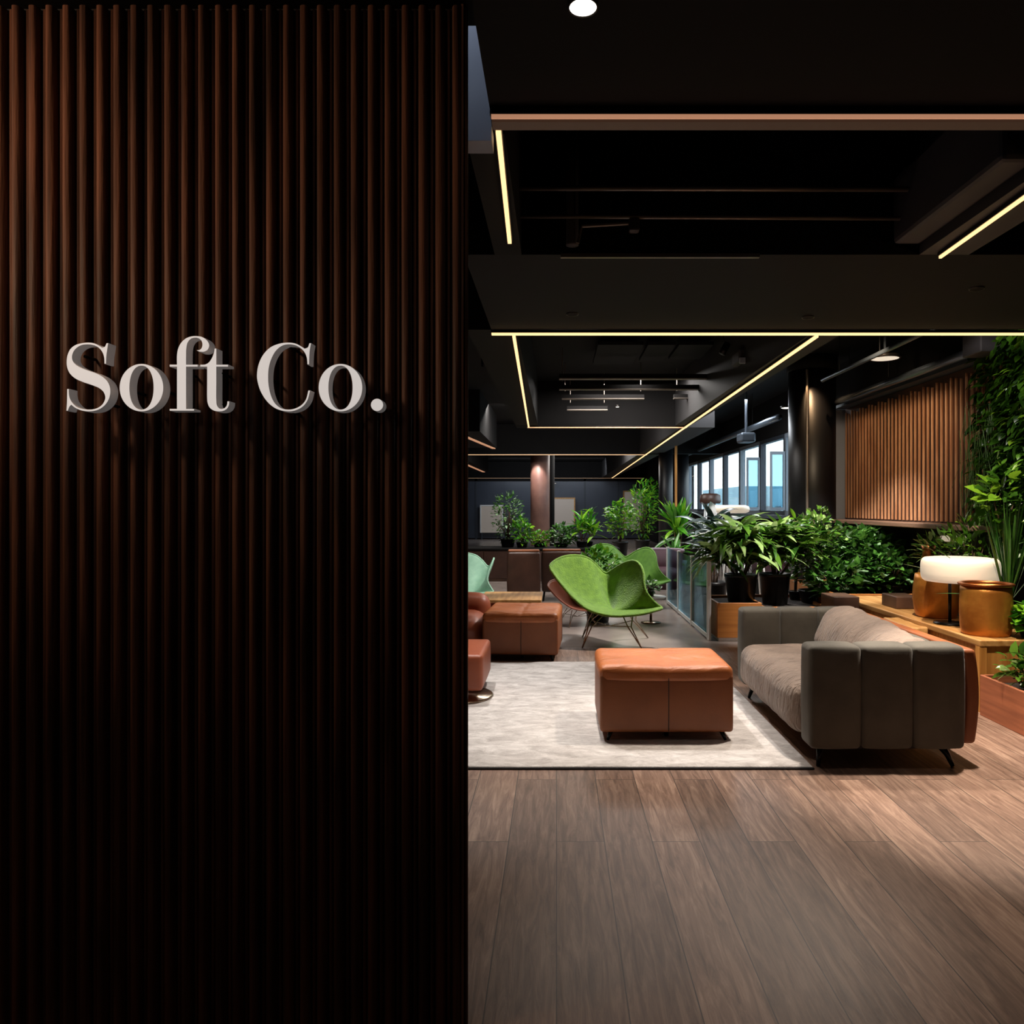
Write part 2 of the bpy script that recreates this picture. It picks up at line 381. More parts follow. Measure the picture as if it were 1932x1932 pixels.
# slatted partition with the sign: ribs run floor to ceiling
PW = .04529; XE = X(880, 2.05) - .006
bm = bmesh.new()
def rib(bm, xc, w, dp, yb, z0, z1, seg=10, flat=.35):
    """one rounded rib, face towards -Y"""
    prof = []
    for k in range(seg + 1):
        a = math.pi * k / seg; cx = -math.cos(a); cy = math.sin(a)
        cx = math.copysign(abs(cx) ** (1 - flat), cx)
        prof.append((xc + cx * w / 2, yb - (cy ** .8) * dp))
    lo = [bm.verts.new((px, py, z0)) for px, py in prof]; hi = [bm.verts.new((px, py, z1)) for px, py in prof]
    for k in range(seg): bm.faces.new((lo[k], lo[k + 1], hi[k + 1], hi[k]))
    bm.faces.new(lo[::-1] + []); bm.faces.new(hi)
i = 0; x = XE - .012
while x > -3.0:
    rib(bm, x, .027, .030, 2.005, 0, 2.735)
    rib(bm, x + PW * .5, .011, .012, 2.005, 0, 2.735, 6)
    x -= PW
wp = struct('wall_partition', bm, M['wallwood'], None, True)
obj('backing_board', B(-3.0, XE, 2.0, 2.05, 0, 2.74), M['backing'], wp)
struct('trim_1', B(XE, XE + .006, 1.98, 2.05, 0, 2.74), M['wallwood'])

# sign
def glyph(contours, px0, py0):
    cu = bpy.data.curves.new('g', 'CURVE'); cu.dimensions = '2D'; cu.fill_mode = 'BOTH'; cu.extrude = .0165; cu.bevel_depth = .0006; cu.bevel_resolution = 0
    s = 180 / 1932; d = 1.9
    for pts in contours:
        n = len(pts); out = []
        P = [Vector((p[0], p[1])) for p in pts]; C = [len(p) > 2 for p in pts]
        for i in range(n):
            p1, p2 = P[i], P[(i + 1) % n]
            if C[i] and C[(i + 1) % n]: out.append(p1); continue
            p0 = P[i - 1] if not C[i] else p1 - (p2 - p1) * .6
            p3 = P[(i + 2) % n] if not C[(i + 1) % n] else p2 + (p2 - p1) * .6
            def tj(a, b): return max(1e-3, (b - a).length ** .5)
            t1 = tj(p0, p1); t2 = t1 + tj(p1, p2); t3 = t2 + tj(p2, p3)
            for k in range(7):
                t = t1 + (t2 - t1) * k / 7
                A1 = p0 * ((t1 - t) / t1) + p1 * (t / t1)
                A2 = p1 * ((t2 - t) / (t2 - t1)) + p2 * ((t - t1) / (t2 - t1))
                A3 = p2 * ((t3 - t) / (t3 - t2)) + p3 * ((t - t2) / (t3 - t2))
                B1 = A1 * ((t2 - t) / t2) + A2 * (t / t2); B2 = A2 * ((t3 - t) / (t3 - t1)) + A3 * ((t - t1) / (t3 - t1))
                out.append(B1 * ((t2 - t) / (t2 - t1)) + B2 * ((t - t1) / (t2 - t1)))
        sp = cu.splines.new('POLY'); sp.points.add(len(out) - 1); sp.use_cyclic_u = True
        for q, v in zip(sp.points, out): q.co = (X(px0 + v.x * s, d), Z(py0 + v.y * s, d), 0, 1)
    o = bpy.data.objects.new('g', cu); COL.objects.link(o); dg = bpy.context.evaluated_depsgraph_get()
    me = bpy.data.meshes.new_from_object(o.evaluated_get(dg)); bpy.data.objects.remove(o); bpy.data.curves.remove(cu)
    me.transform(Matrix.Translation((0, 1.9 + .0171, 0)) @ Matrix.Rotation(math.pi / 2, 4, 'X'))
    me.materials.clear(); me.materials.append(M['signside']); me.materials.append(M['signface'])
    for p in me.polygons: p.material_index = 1 if p.normal.y < -.9 else 0
    return me
c = 1
S_ = [[(978, 298, c), (1008, 298, c), (990, 420), (972, 560), (966, 710, c), (936, 710, c), (930, 590), (905, 500), (850, 415), (760, 350), (600, 318), (440, 345), (330, 430), (285, 520), (278, 600), (300, 670), (360, 735), (450, 790), (600, 850), (760, 905), (900, 980), (1000, 1080), (1045, 1190), (1052, 1300), (1020, 1430), (940, 1550), (810, 1640), (620, 1675), (450, 1650), (340, 1600), (262, 1540, c), (225, 1580), (192, 1662, c), (165, 1662, c), (175, 1500), (180, 1225, c), (212, 1225, c), (214, 1320), (240, 1430), (300, 1520), (400, 1600), (620, 1642), (780, 1615), (890, 1540), (945, 1440), (950, 1370), (915, 1280), (830, 1205), (700, 1148), (500, 1080), (340, 1005), (230, 900), (180, 780), (170, 660), (190, 530), (250, 410), (370, 325), (600, 285), (740, 305), (820, 345), (888, 388, c), (940, 370)]]
def ell(cx, cy, rx, ry, n=26, e=1.0):
    return [(cx + rx * math.copysign(abs(math.cos(a)) ** e, math.cos(a)), cy + ry * math.copysign(abs(math.sin(a)) ** e, math.sin(a))) for a in [2 * math.pi * k / n for k in range(n)]]
O_ = [ell(884, 1196, 441, 479), ell(885, 1196, 245, 446, 26, .92)]
f_ = [[(432, 732, c), (580, 732, c), (580, 540), (602, 410), (662, 290), (760, 200), (870, 160), (960, 153), (1080, 170), (1170, 225), (1222, 300), (1228, 360), (1195, 430), (1130, 465), (1080, 468), (1020, 460), (985, 440, c), (1040, 432), (1080, 390), (1095, 320), (1075, 245), (1020, 197), (950, 182), (860, 205), (795, 280), (767, 400), (762, 540), (762, 732, c), (998, 732, c), (998, 768, c), (762, 768, c), (762, 1628, c), (924, 1628, c), (924, 1660, c), (432, 1660, c), (432, 1628, c), (580, 1628, c), (580, 768, c), (432, 768, c)]]
t_ = [[(1342, 405, c), (1374, 405, c), (1374, 732, c), (1612, 732, c), (1612, 768, c), (1374, 768, c), (1374, 1100, c), (1374, 1440), (1386, 1550), (1430, 1612), (1480, 1628), (1550, 1605), (1590, 1550), (1602, 1475, c), (1636, 1475, c), (1628, 1550), (1590, 1620), (1520, 1663), (1420, 1675), (1320, 1655), (1240, 1595), (1200, 1500), (1190, 1400), (1190, 1100, c), (1190, 768, c), (1052, 768, c), (1052, 733, c), (1150, 728), (1220, 690), (1290, 590), (1330, 480)]]
C_ = [[(1222, 298, c), (1253, 298, c), (1225, 460), (1213, 722, c), (1182, 722, c), (1170, 590), (1125, 480), (1040, 390), (930, 335), (790, 318), (660, 350), (540, 450), (450, 610), (400, 780), (385, 960), (395, 1150), (440, 1350), (520, 1510), (640, 1610), (790, 1642), (930, 1620), (1060, 1550), (1150, 1440), (1200, 1255, c), (1234, 1255, c), (1180, 1450), (1080, 1580), (940, 1653), (790, 1675), (560, 1625), (380, 1490), (240, 1280), (175, 1080), (160, 950), (190, 740), (280, 540), (420, 390), (600, 310), (790, 285), (940, 305), (1050, 360), (1125, 408, c), (1190, 380)]]
D_ = [ell(1625, 1545, 123, 123)]
sg = thing('wall_sign', 'raised pale metal sign lettering mounted on the dark slatted partition', 'sign', (X(425, 1.9), 1.93, Z(710, 1.9)))
for me in (glyph(S_, 110, 620), glyph(O_, 110 + (1243 - 443) * 180 / 1932, 620), glyph(f_, 280, 620), glyph(t_, 280, 620), glyph(C_, 470, 620), glyph(O_, 560, 620)):
    me.name = 'letter'; o = bpy.data.objects.new('letter', me); COL.objects.link(o); o.parent = sg; o.matrix_parent_inverse = Matrix.Translation(-sg.location)
me = glyph(D_, 560, 620); me.name = 'full_stop'; o = bpy.data.objects.new('full_stop', me); COL.objects.link(o); o.parent = sg; o.matrix_parent_inverse = Matrix.Translation(-sg.location)
# stand-off pins reach from the letters back into the slats
for px, py in ((146, 668), (190, 760), (236, 735), (300, 735), (341, 700), (341, 770), (406, 760), (406, 700), (497, 710), (540, 650), (545, 775), (612, 735), (676, 735), (711, 764)):
    obj('mounting_pin', T([(X(px, 1.9), 1.93, Z(py, 1.9)), (X(px, 1.9), 2.0, Z(py, 1.9))], .004, seg=8), M['black'], sg)

# beams, soffits
struct('trim_2', B(-.45, 3.8, 3.6, 5.13, 2.62, 3.3), M['soffit'])                 # wide soffit across the room
struct('trim_3', B(-.20, 3.8, 2.14, 2.28, 2.74, 3.3), M['black'])
struct('trim_4', B(1.80, 2.02, 5.13, 11.3, 2.62, 3.3), M['beam'])
struct('trim_5', B(-.62, -.28, 5.13, 11.3, 2.62, 3.3), M['black'])
struct('trim_12', B(1.93, 2.45, 11.5, 31.9, 2.62, 3.3), M['beam'])
struct('trim_13', B(-2.7, -1.25, 12.1, 15.5, 2.62, 3.3), M['black'])
struct('trim_14', B(-2.9, -2.4, 19.9, 26.1, 2.62, 3.3), M['black'])
struct('trim_6', B(-.62, 2.02, 11.24, 11.55, 2.62, 3.3), M['black'])
struct('trim_7', B(-6, 3.8, 17.2, 17.5, 2.62, 3.3), M['black'])
struct('trim_8', B(-6, 3.8, 31.75, 32.2, 2.62, 3.3), M['black'])
struct('trim_9', B(-.3, -.17, 2.43, 3.6, 2.62, 3.3), M['black'])
struct('trim_10', B(1.76, 2.0, 2.33, 3.6, 2.62, 3.3), M['greyduct'])
struct('wall_upper_left', B(-1.3, -.205, 2.335, 2.42, 2.55, 3.3), M['palegrey'])

# light strips (each a lens in a thin channel)
LS = 'linear lights edging the ceiling beams'
def strip(label, a, b, m, w=.024, group=LS):
    a = Vector(a); b = Vector(b); c2 = (a + b) / 2
    t = thing('linear_light', label, 'ceiling light', c2, group)
    d = (b - a); L = d.length; ang = math.atan2(d.y, d.x)
    def bar(name, ww, z0, z1, mm, ex=0):
        bm = bmesh.new(); box(bm, -L / 2 - ex, L / 2 + ex, -ww / 2, ww / 2, z0, z1)
        bmesh.ops.rotate(bm, verts=bm.verts, cent=(0, 0, 0), matrix=Matrix.Rotation(ang, 3, 'Z')); bmesh.ops.translate(bm, verts=bm.verts, vec=c2)
        obj(name, bm, mm, t)
    bar('channel', w + .008, .0, .018, M['aluminium'], .004)
    bar('diffuser', w, -.012, 0, m)
z = 2.6
strip('dim amber light strip crossing the room along the first ceiling beam', (-.20, 2.275, z), (3.75, 2.275, z), M['led_red'], .007)
strip('broad brown band painting the glow beside the first amber light strip', (-.20, 2.32, z), (3.75, 2.32, z), M['led_low'], .05)
strip('short warm light strip upper left, just past the first ceiling beam', (-.185, 2.36, z), (-.212, 3.36, z), M['led'], .017)
strip('slanting warm light strip at the upper right, in front of the wide soffit', (1.79, 2.45, z), (1.84, 3.56, z), M['led'], .012)
strip('bright warm light strip along the lower edge of the wide soffit', (-.45, 5.15, z), (3.75, 5.15, z), M['led'], .03)
strip('short warm light strip going back from the left end of the wide soffit', (-.30, 5.22, z), (-.42, 11.2, z), M['led'], .022)
strip('long warm light strip running back diagonally from the wide soffit', (1.83, 5.22, z), (2.36, 31.6, z), M['led'], .026)
strip('warm crossing light strip on the second beam behind the wide soffit', (-.44, 11.27, z), (1.98, 11.27, z), M['led_dim'], .035)
strip('warm crossing light strip on the beam in front of the rose-brown column', (-2.1, 17.25, z), (2.1, 17.25, z), M['led_dim'], .05)
strip('farthest warm crossing light strip above the plants and dark partition', (-3.9, 31.8, z), (4.2 - .45, 31.8, z), M['led_dim'], .07)
strip('short strip at far left angled beside the slatted partition', (-1.62, 12.2, z), (-1.3, 15.4, z), M['led_red'], .07)
strip('short strip at far left behind the crossing beam', (-2.6, 20, z), (-2.55, 26, z), M['led_red'], .09)

# pipes and ducts in the ceiling bays
def pipe(name, label, pts, r, m, group=None, cat='pipe', n=3):
    a, b = Vector(pts[0]), Vector(pts[-1])
    t = thing(name, label, cat, a.lerp(b, .5), group); obj('tube', T(pts, r, seg=14), m, t, True)
    for k in range(n):
        p = a.lerp(b, (k + .5) / n); obj('hanger', T([p, (p.x, p.y, 3.3)], .004, seg=6), M['black'], t)
    return t
pipe('ceiling_pipe', 'upper steel pipe crossing the near ceiling bay', [(-.22, 3.40, Z(355, 3.4)), (1.61, 3.40, Z(357, 3.4))], .012, M['pipe'])
pipe('ceiling_pipe', 'lower steel pipe crossing the near ceiling bay', [(-.22, 3.48, Z(408, 3.48)), (1.61, 3.48, Z(412, 3.48))], .010, M['pipe'])
pipe('drop_pipe', 'short vertical pipe hanging in the near ceiling bay', [(.075, 3.53, 3.3), (.075, 3.53, 2.64)], .030, M['greyduct'], n=0)
tag(obj('ceiling_trim_rail', B(.02, .98, 3.575, 3.597, 2.60, 2.618), M['pipe']), 'pale metal rail on the front edge of the wide soffit', 'rail')
tag(obj('duct', B(1.62, 1.755, 2.7, 3.58, 2.66, 2.98, .02), M['greyduct']), 'boxy grey duct at the upper right beside the slanting light strip', 'duct')
t = thing('projector_bracket', 'small angled metal bracket hanging in the near ceiling bay', 'bracket', (.2, 3.5, 2.68))
obj('arm', T([(.10, 3.5, 2.64), (.12, 3.5, 2.72), (.36, 3.5, 2.735)], .008), M['pipe'], t); obj('head', B(.34, .39, 3.47, 3.52, 2.69, 2.76, .01), M['greyduct'], t)
dg_ = 'thin ceiling rails across the second bay'
for k, (py, d, x0, x1, nm) in enumerate(((714, 8.9, 1055, 1370, 'nearest and longest of the dark rails crossing the second ceiling bay'), (734, 9.4, 1055, 1342, 'second dark rail crossing the second ceiling bay'),
                                (752, 9.8, 1060, 1215, 'short dark rail low in the second ceiling bay'), (773, 10.6, 1070, 1146, 'farthest tiny rail in the second ceiling bay'), (751, 10.2, 1271, 1322, 'short rail right of the others in the second ceiling bay'))):
    t = thing('ceiling_rail', nm, 'rail', ((X(x0, d) + X(x1, d)) / 2, d, Z(py, d)), dg_)
    obj('rail', B(X(x0, d), X(x1, d), d - .03, d + .03, Z(py, d), Z(py, d) + .05), M['black'], t)
    obj('lower_flange', B(X(x0, d), X(x1, d), d - .045, d + .045, Z(py, d) - .012, Z(py, d)), M['pipe'], t)
    for xx in (x0 + 6, x1 - 6): obj('hanger', T([(X(xx, d), d, Z(py, d) + .1), (X(xx, d), d, 3.3)], .006, seg=6), M['pipe'], t)
for k, (x0, x1, y0, y1, nm) in enumerate(((.45, .95, 8.1, 9.2, 'left dark acoustic panel in the second ceiling bay'), (1.0, 1.3, 8.1, 9.0, 'middle dark acoustic panel in the second ceiling bay'), (1.34, 1.72, 8.1, 8.9, 'right dark acoustic panel in the second ceiling bay'))):
    tag(obj('acoustic_panel', B(x0, x1, y0, y1, 3.16, 3.2, .005), M['soffit']), nm, 'ceiling panel', 'acoustic panels in the second bay')
t = thing('air_conditioner', 'small white-edged air unit hanging in the second ceiling bay', 'air unit', (X(1412, 7.3), 7.3, 2.9))
obj('housing', B(X(1385, 7.3), X(1440, 7.3), 7.1, 7.4, Z(690, 7.3), Z(665, 7.3), .02), M['greyduct'], t); obj('vent', B(X(1385, 7.3), X(1425, 7.3), 7.07, 7.1, Z(694, 7.3), Z(683, 7.3), .005), M['palegrey'], t)
pipe('track_pipe', 'pair-like dark pipe high over the planter, left of the oval downlight', [(2.94, 5.3, 2.79), (2.94, 8.2, 2.79)], .022, M['bpipe'])
pipe('header_pipe', 'glossy dark pipe above the cedar slat panel', [(3.5, 6.25, 2.70), (3.5, 9.4, 2.70)], .04, M['bpipe'])
tag(obj('pipe_box', B(3.40, 3.62, 5.95, 6.22, 2.64, 2.82, .01), M['greyduct']), 'small dark junction box at the near end of the glossy pipe', 'junction box')
pipe('window_pipe', 'dark pipe running above the tall windows', [(3.3, 11, 2.72), (3.3, 15.5, 2.72), (3.3, 20, 2.70)], .05, M['bpipe'])
t = thing('projector', 'small grey projector hanging in front of the windows', 'projector', (X(1405, 11.6), 11.6, 2.45))
obj('body', B(X(1392, 11.6), X(1420, 11.6), 11.4, 11.7, Z(836, 11.6), Z(818, 11.6), .03), M['bpipe'], t); obj('mount', T([(X(1406, 11.6), 11.55, Z(820, 11.6)), (X(1406, 11.6), 11.55, 3.3)], .02), M['bpipe'], t)

# downlights
def downlight(label, x, y, zc, r, m):
    t = thing('downlight', label, 'ceiling light', (x, y, zc))
    obj('rim', LT((x, y, zc), [(r, 0), (r * 1.12, 0), (r * 1.15, .015), (r * 1.15, .03), (0, .03)], 28), M['aluminium'], t, True)
    obj('lens', LT((x, y, zc), [(0, .002), (r, .002), (r, .01), (0, .01)], 28), m, t)
    return t
downlight('bright round downlight in the black ceiling near the top edge', X(1100, 1.80), 1.80, 2.608, .033, M['lamp_on'])
dl = downlight('pale oval downlight above the cedar slat panel', 3.12, 7.05, 2.80, .125, M['lamp_soft'])
obj('stem', T([(3.12, 7.05, 2.83), (3.12, 7.05, 3.3)], .012), M['bpipe'], dl)
downlight('small downlight glinting left of the black column', X(1485, 10.5), 10.5, Z(770, 10.5), .08, M['lamp_on'])
downlight('tiny downlight dot on the far wall right of the rose-brown column', X(1047, 31), 31, Z(912, 31), .07, M['lamp_on'])
downlight('tiny downlight dot among the rails of the second ceiling bay', X(1165, 10.9), 10.9, Z(768, 10.9), .028, M['lamp_on'])

# columns
def column(label, x, y, r, m, rings=True):
    t = thing('column', label, 'column', (x, y, 0))
    obj('shaft', LT((x, y, 0), [(0, 0), (r, 0), (r, 3.3), (0, 3.3)], 40), m, t, True)
    if rings: obj('collar', LT((x, y, 3.12), [(r, 0), (r * 1.06, 0), (r * 1.06, .18), (r, .18)], 40), M['black'], t, True)
    return t
cb = column('glossy black round column left of the cedar slat panel', 3.27, 9.5, .29, M['column'])
obj('conduit', T([(3.12, 9.235, 3.1), (3.12, 9.235, 1.2)], .018), M['pipe'], cb)
column('rose-brown round column rising behind the far plants', X(1019, 18.2), 18.2, .235, M['column_rose'], False)
column('dark square-looking column beside the rose-brown column', X(1036, 19), 19, .14, M['black'], False)
column('slim dark column at the near end of the window row', X(1286, 18), 18, .17, M['column'], False)
column('glossy dark column at the far right of the glass partition', X(1256, 17), 17, .16, M['column'], False)
tag(obj('corner_post', B(X(1275, 15) - .015, X(1275, 15) + .03, 15, 15.05, .0, 3.3), M['oakface']), 'thin amber-lit vertical post beside the far dark columns', 'post')

# right wall with windows
wx = 3.8; z0, z1 = 1.25, 2.62
wy0, wy1 = 10.9, 21.6
struct('wall_right', B(wx, wx + .2, -2, wy0, 0, 3.4), M['black'])
struct('wall_right', B(wx, wx + .2, wy1, 33, 0, 3.4), M['black'])
struct('wall_right', B(wx, wx + .2, wy0, wy1, 0, z0), M['black'])
struct('wall_right', B(wx, wx + .2, wy0, wy1, z1, 3.4), M['black'])
nw = 7; ww = (wy1 - wy0) / nw
for k in range(nw):
    a, b = wy0 + k * ww, wy0 + (k + 1) * ww
    bm = bmesh.new(); fw = .07
    box(bm, wx + .02, wx + .12, a, a + fw, z0, z1); box(bm, wx + .02, wx + .12, b - fw, b, z0, z1)
    box(bm, wx + .02, wx + .12, a + fw, b - fw, z0, z0 + fw); box(bm, wx + .02, wx + .12, a + fw, b - fw, z1 - fw, z1)
    w = struct('window_%d' % (k + 1), bm, M['frame'] if k % 2 == 0 else M['framed'])
    obj('pane', B(wx + .065, wx + .075, a + fw, b - fw, z0 + fw, z1 - fw), M['glass'], w)
    if k in (0, 1):
        cb_ = bmesh.new(); y_ = b - fw
        # casement leaf standing open into the room
        box(cb_, wx - .24, wx, y_ - .02, y_ + .02, z0 + .08, z0 + .13); box(cb_, wx - .24, wx, y_ - .02, y_ + .02, z1 - .36, z1 - .31)
        box(cb_, wx - .24, wx - .21, y_ - .02, y_ + .02, z0 + .13, z1 - .36); box(cb_, wx - .03, wx, y_ - .02, y_ + .02, z0 + .13, z1 - .36)
        cs = obj('casement', cb_, M['frame'], w); obj('casement_pane', B(wx - .21, wx - .03, y_ - .004, y_ + .004, z0 + .13, z1 - .36), M['glass_tint'], cs)
struct('trim_11', B(wx - .16, wx + .02, wy0, wy1, z0 - .06, z0), M['framed'])

# outside
for k, (x0, y0, x1, y1, h, nm) in enumerate(((11, 26, 15, 33, 1.9, 'low pale blue building seen through the nearest window'), (12, 37, 17, 46, 2.35, 'pale blue building seen through the middle windows'), (13, 52, 18, 66, 2.8, 'distant pale blue building seen through the far windows'))):
    t = thing('building', nm, 'building', ((x0 + x1) / 2, (y0 + y1) / 2, -3), 'buildings outside the windows')
    obj('facade', B(x0, x1, y0, y1, -3, h), M['bldg'], t)
    yy = y0 + .8
    while yy < y1 - 1:
        for zz in (-1.6, .2):
            obj('window', B(x0 - .04, x0, yy, yy + .9, zz, zz + 1.2), M['framed'], t)
        yy += 1.9
tag(obj('outdoor_ground', B(4.2, 60, -5, 90, -3.1, -3), M['bldg']), 'pale ground outside the windows', 'ground', None, 'structure')

# cedar slat panel on the right wall
t = thing('slat_panel', 'cedar slat panel hanging on the right wall over the planter', 'wall panel', (3.75, 8, 1.24))
obj('back_board', B(3.755, 3.795, 6.1, 9.65, 1.24, 2.66), M['slatback'], t)
yy = 6.15; n = 0
while yy < 9.62:
    zt = 2.60 + .02 * math.sin(n * 2.1)
    obj('slat', B(3.732, 3.754, yy, yy + .014, 1.25, zt, .003, 1), M['slat'], t)
    yy += .088; n += 1
obj('header', B(3.62, 3.795, 6.1, 9.65, 2.665, 2.72), M['framed'], t)
tag(obj('wall_shelf', B(3.46, 3.79, 5.95, 9.65, 1.19, 1.235, .006), M['ledge']), 'long timber ledge under the cedar slat panel', 'ledge')
tag(obj('panel_end_post', B(3.66, 3.79, 9.72, 9.78, 1.0, 2.66), M['palegrey']), 'pale vertical post between the black column and the cedar slats', 'post')

# far partition of dark glass, boards behind
t = thing('glass_partition', 'dark blue-grey glass partition across the far end of the room', 'partition', (0, 31.4, 0))
xs = [-5.9, -3.4, -1.0, 1.2, 2.6, 3.78]
for a, b in zip(xs, xs[1:]):
    obj('glass_panel', B(a + .04, b - .04, 31.38, 31.42, .05, 2.45), M['farwall'], t)
    obj('mullion', B(b - .04, b + .04 if b < 3.7 else b, 31.36, 31.44, 0, 2.58), M['framed'], t)
obj('top_rail', B(-5.9, 3.78, 31.36, 31.44, 2.45, 2.58), M['black'], t)
for (a, b, c_, d_, nm) in ((908, 947, 955, 1005, 'pale framed board at the far left behind the tall shrub'), (1043, 1083, 941, 992, 'pale framed board right of the rose-brown column'), (1178, 1213, 928, 1000, 'pale bright board behind the far bamboo')):
    d = 31.2; t = thing('board', nm, 'board', (X((a + b) / 2, d), d, Z(d_, d)))
    obj('panel', B(X(a, d), X(b, d), d, d + .04, Z(d_, d), Z(c_, d)), M['screen'], t)
    fb = bmesh.new(); w_ = .05
    box(fb, X(a, d) - w_, X(a, d), d - .02, d + .05, Z(d_, d), Z(c_, d)); box(fb, X(b, d), X(b, d) + w_, d - .02, d + .05, Z(d_, d), Z(c_, d)); box(fb, X(a, d) - w_, X(b, d) + w_, d - .02, d + .05, Z(c_, d), Z(c_, d) + w_)
    obj('frame', fb, M['white'] if a < 1000 else M['oak'], t)
    obj('leg', B(X(a, d), X(a, d) + .05, d, d + .04, 0, Z(d_, d)), M['framed'], t); obj('leg', B(X(b, d) - .05, X(b, d), d, d + .04, 0, Z(d_, d)), M['framed'], t)

# ================================================================== FURNITURE
# rug
def wavy(p):
    return p
t = thing('rug', 'pale distressed grey rug under the tan ottoman', 'rug', (-.4, 5.2, 0))
obj('pile', puff(bmesh.new(), -2.3, 1.365, 3.95, 6.62, .001, .014, r=.006, n=30, fn=lambda p: p + Vector((0, 0, .0015 * noise.noise(p * 3)))), M['rug'], t, True)
obj('edge_binding', B(-2.3, 1.37, 3.938, 3.952, .001, .010, .002, 1), M['rugedge'], t)
RZ = .015

def ottoman(label, x0, x1, y0, y1, ztop, zb, loc):
    t = thing('ottoman', label, 'ottoman', loc, 'tan leather ottomans')
    w = x1 - x0; d = y1 - y0
    bm = bmesh.new()
    puff(bm, x0, x1, y0, y1, zb, ztop - .05, r=.022, bulge=.004, n=8, fn=lambda p: Vector((p.x + (p.z - zb) * .0 , p.y, p.z)))
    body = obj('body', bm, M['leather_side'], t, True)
    xc = (x0 + x1) / 2 + .01
    sb = bmesh.new(); tube(sb, [(xc, y0 - .0045, zb + .01), (xc, y0 - .0045, ztop - .05)], .0026, seg=6); obj('seam', sb, M['seam'], body)
    def crease(p):
        if p.z > ztop - .03:
            p = p.copy(); u = (p.x - x0) / w; v = (p.y - y0) / d
            p.z += .022 * noise.noise(Vector((u * 2.0, v * 6, 3.1))) * min(1, 8 * u * (1 - u)) * min(1, 8 * v * (1 - v))
            p.z -= .008 * math.exp(-((p.x - xc) / .012) ** 2)
        return p
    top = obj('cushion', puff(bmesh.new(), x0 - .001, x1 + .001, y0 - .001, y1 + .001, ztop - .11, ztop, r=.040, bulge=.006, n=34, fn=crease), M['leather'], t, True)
    for sx, sy in ((-1, -1), (1, -1), (-1, 1), (1, 1)):
        a = Vector(((x0 + .07) if sx < 0 else (x1 - .07), (y0 + .035) if sy < 0 else (y1 - .06), zb + .01)); b = Vector((a.x + sx * .025, a.y + sy * .02, 0 + (RZ if loc[1] < 6 else .001)))
        obj('leg', T([a, b], .012, seg=10, taper=[.016, .009]), M['metal_black'], t, True)
    a = Vector((xc, y0 + .1, zb + .01)); obj('centre_leg', T([a, (a.x, a.y, RZ if loc[1] < 6 else .001)], .014, seg=8), M['metal_black'], t, True)
    return t
ottoman('tan leather ottoman with creased top standing on the grey rug', .257, 1.047, 4.38, 4.98, .455, .062, (.65, 4.68, 0))
o2 = ottoman('smaller-looking tan leather ottoman beyond the rug, beside the green shell chair', -.66, .03, 6.72, 7.5, .43, .05, (-.3, 7.0, 0))
o2.rotation_euler.z = math.radians(-3.5)

# sofa
t = thing('sofa', 'grey velvet sofa with channelled arms and creased taupe cushions', 'sofa', (1.75, 4.7, 0))
x0, x1 = 1.345, 2.17; y0, y1 = 3.93, 5.52; zb, zt = .13, .655
def channels(name, ya, yb, n=3, zt=zt):
    w = (x1 - x0) / n; p = None
    for k in range(n):
        o = obj(name if k == 0 else 'channel', puff(bmesh.new(), x0 + k * w + .001, x0 + (k + 1) * w - .001, ya, yb, zb - .02, zt, r=.027, bulge=.010, n=8), M['velvet'], t, True)
        # (each quilted channel stands on its own)
channels('arm', y0, y0 + .17); channels('arm', y1 - .17, y1)
n = 5; w = (y1 - y0) / n
for k in range(n):
    obj('backrest' if k == 0 else 'channel', puff(bmesh.new(), x1 - .16, x1 + .01, y0 + k * w + .002, y0 + (k + 1) * w - .002, zb, zt - .03, r=.045, bulge=.012, n=7), M['velvet'], t, True)
def seatf(p):
    u = (p.y - y0) / (y1 - y0); a = Vector((p.x, p.y, p.z)); e = max(0, min(1, (p.z - .15) / .1))
    a.z += (.014 * noise.noise(Vector((p.x * 2.5, p.y * 9, 1))) + .008 * noise.noise(Vector((p.x * 6, p.y * 18, 4)))) * e
    a.x -= .012 * noise.noise(Vector((p.z * 3, p.y * 9, 7)))
    return a
obj('seat_cushion', puff(bmesh.new(), x0 - .035, x1 - .15, y0 + .175, y1 - .175, .125, .415, r=.085, bulge=.02, n=44, fn=seatf), M['velvet_soft'], t, True)
def cush(p):
    a = p.copy(); v = (p.z - .41) / .3
    a.x += .13 * v; a.z -= (5.3 - p.y) * .058 * max(0, v)
    a += Vector((.010, 0, .010)) * noise.noise(Vector((p.x * 4, p.y * 12, p.z * 5))) * .8
    return a
obj('back_cushion', puff(bmesh.new(), 1.80, 2.03, y0 + .22, y1 - .19, .40, .69, r=.085, bulge=.02, n=40, fn=cush), M['velvet_soft'], t, True)
def shell(p):
    a = p.copy(); v = (p.z - .1) / .55
    a.x += .045 * math.sin(math.pi * max(0, min(1, v * .75 + .12))) - .02
    return a
obj('outer_back', puff(bmesh.new(), x1 + .01, x1 + .085, y0 + .06, y1 - .02, .12, .63, r=.02, n=10, fn=shell), M['leather_side'], t, True, label='tan leather outer back')
obj('base', B(x0 + .10, x1 - .05, y0 + .08, y1 - .08, .09, .15), M['metal_black'], t)
for sx, sy in ((0, 0), (1, 0), (0, 1), (1, 1)):
    a = Vector(((x0 + .09) if not sx else (x1 - .10), (y0 + .1) if not sy else (y1 - .14), .12)); b = Vector((a.x + (.06 if sx else -.03), a.y + (-.04 if not sy else .04), .002 if sx or not sy else RZ))
    if not sx: b.z = RZ if b.x < 1.36 else .002
    obj('leg', T([a, a.lerp(b, .5) + Vector((.01 if sx else 0, 0, .0)), b], .014, seg=10, taper=[.024, .016, .010]), M['metal_black'], t, True)

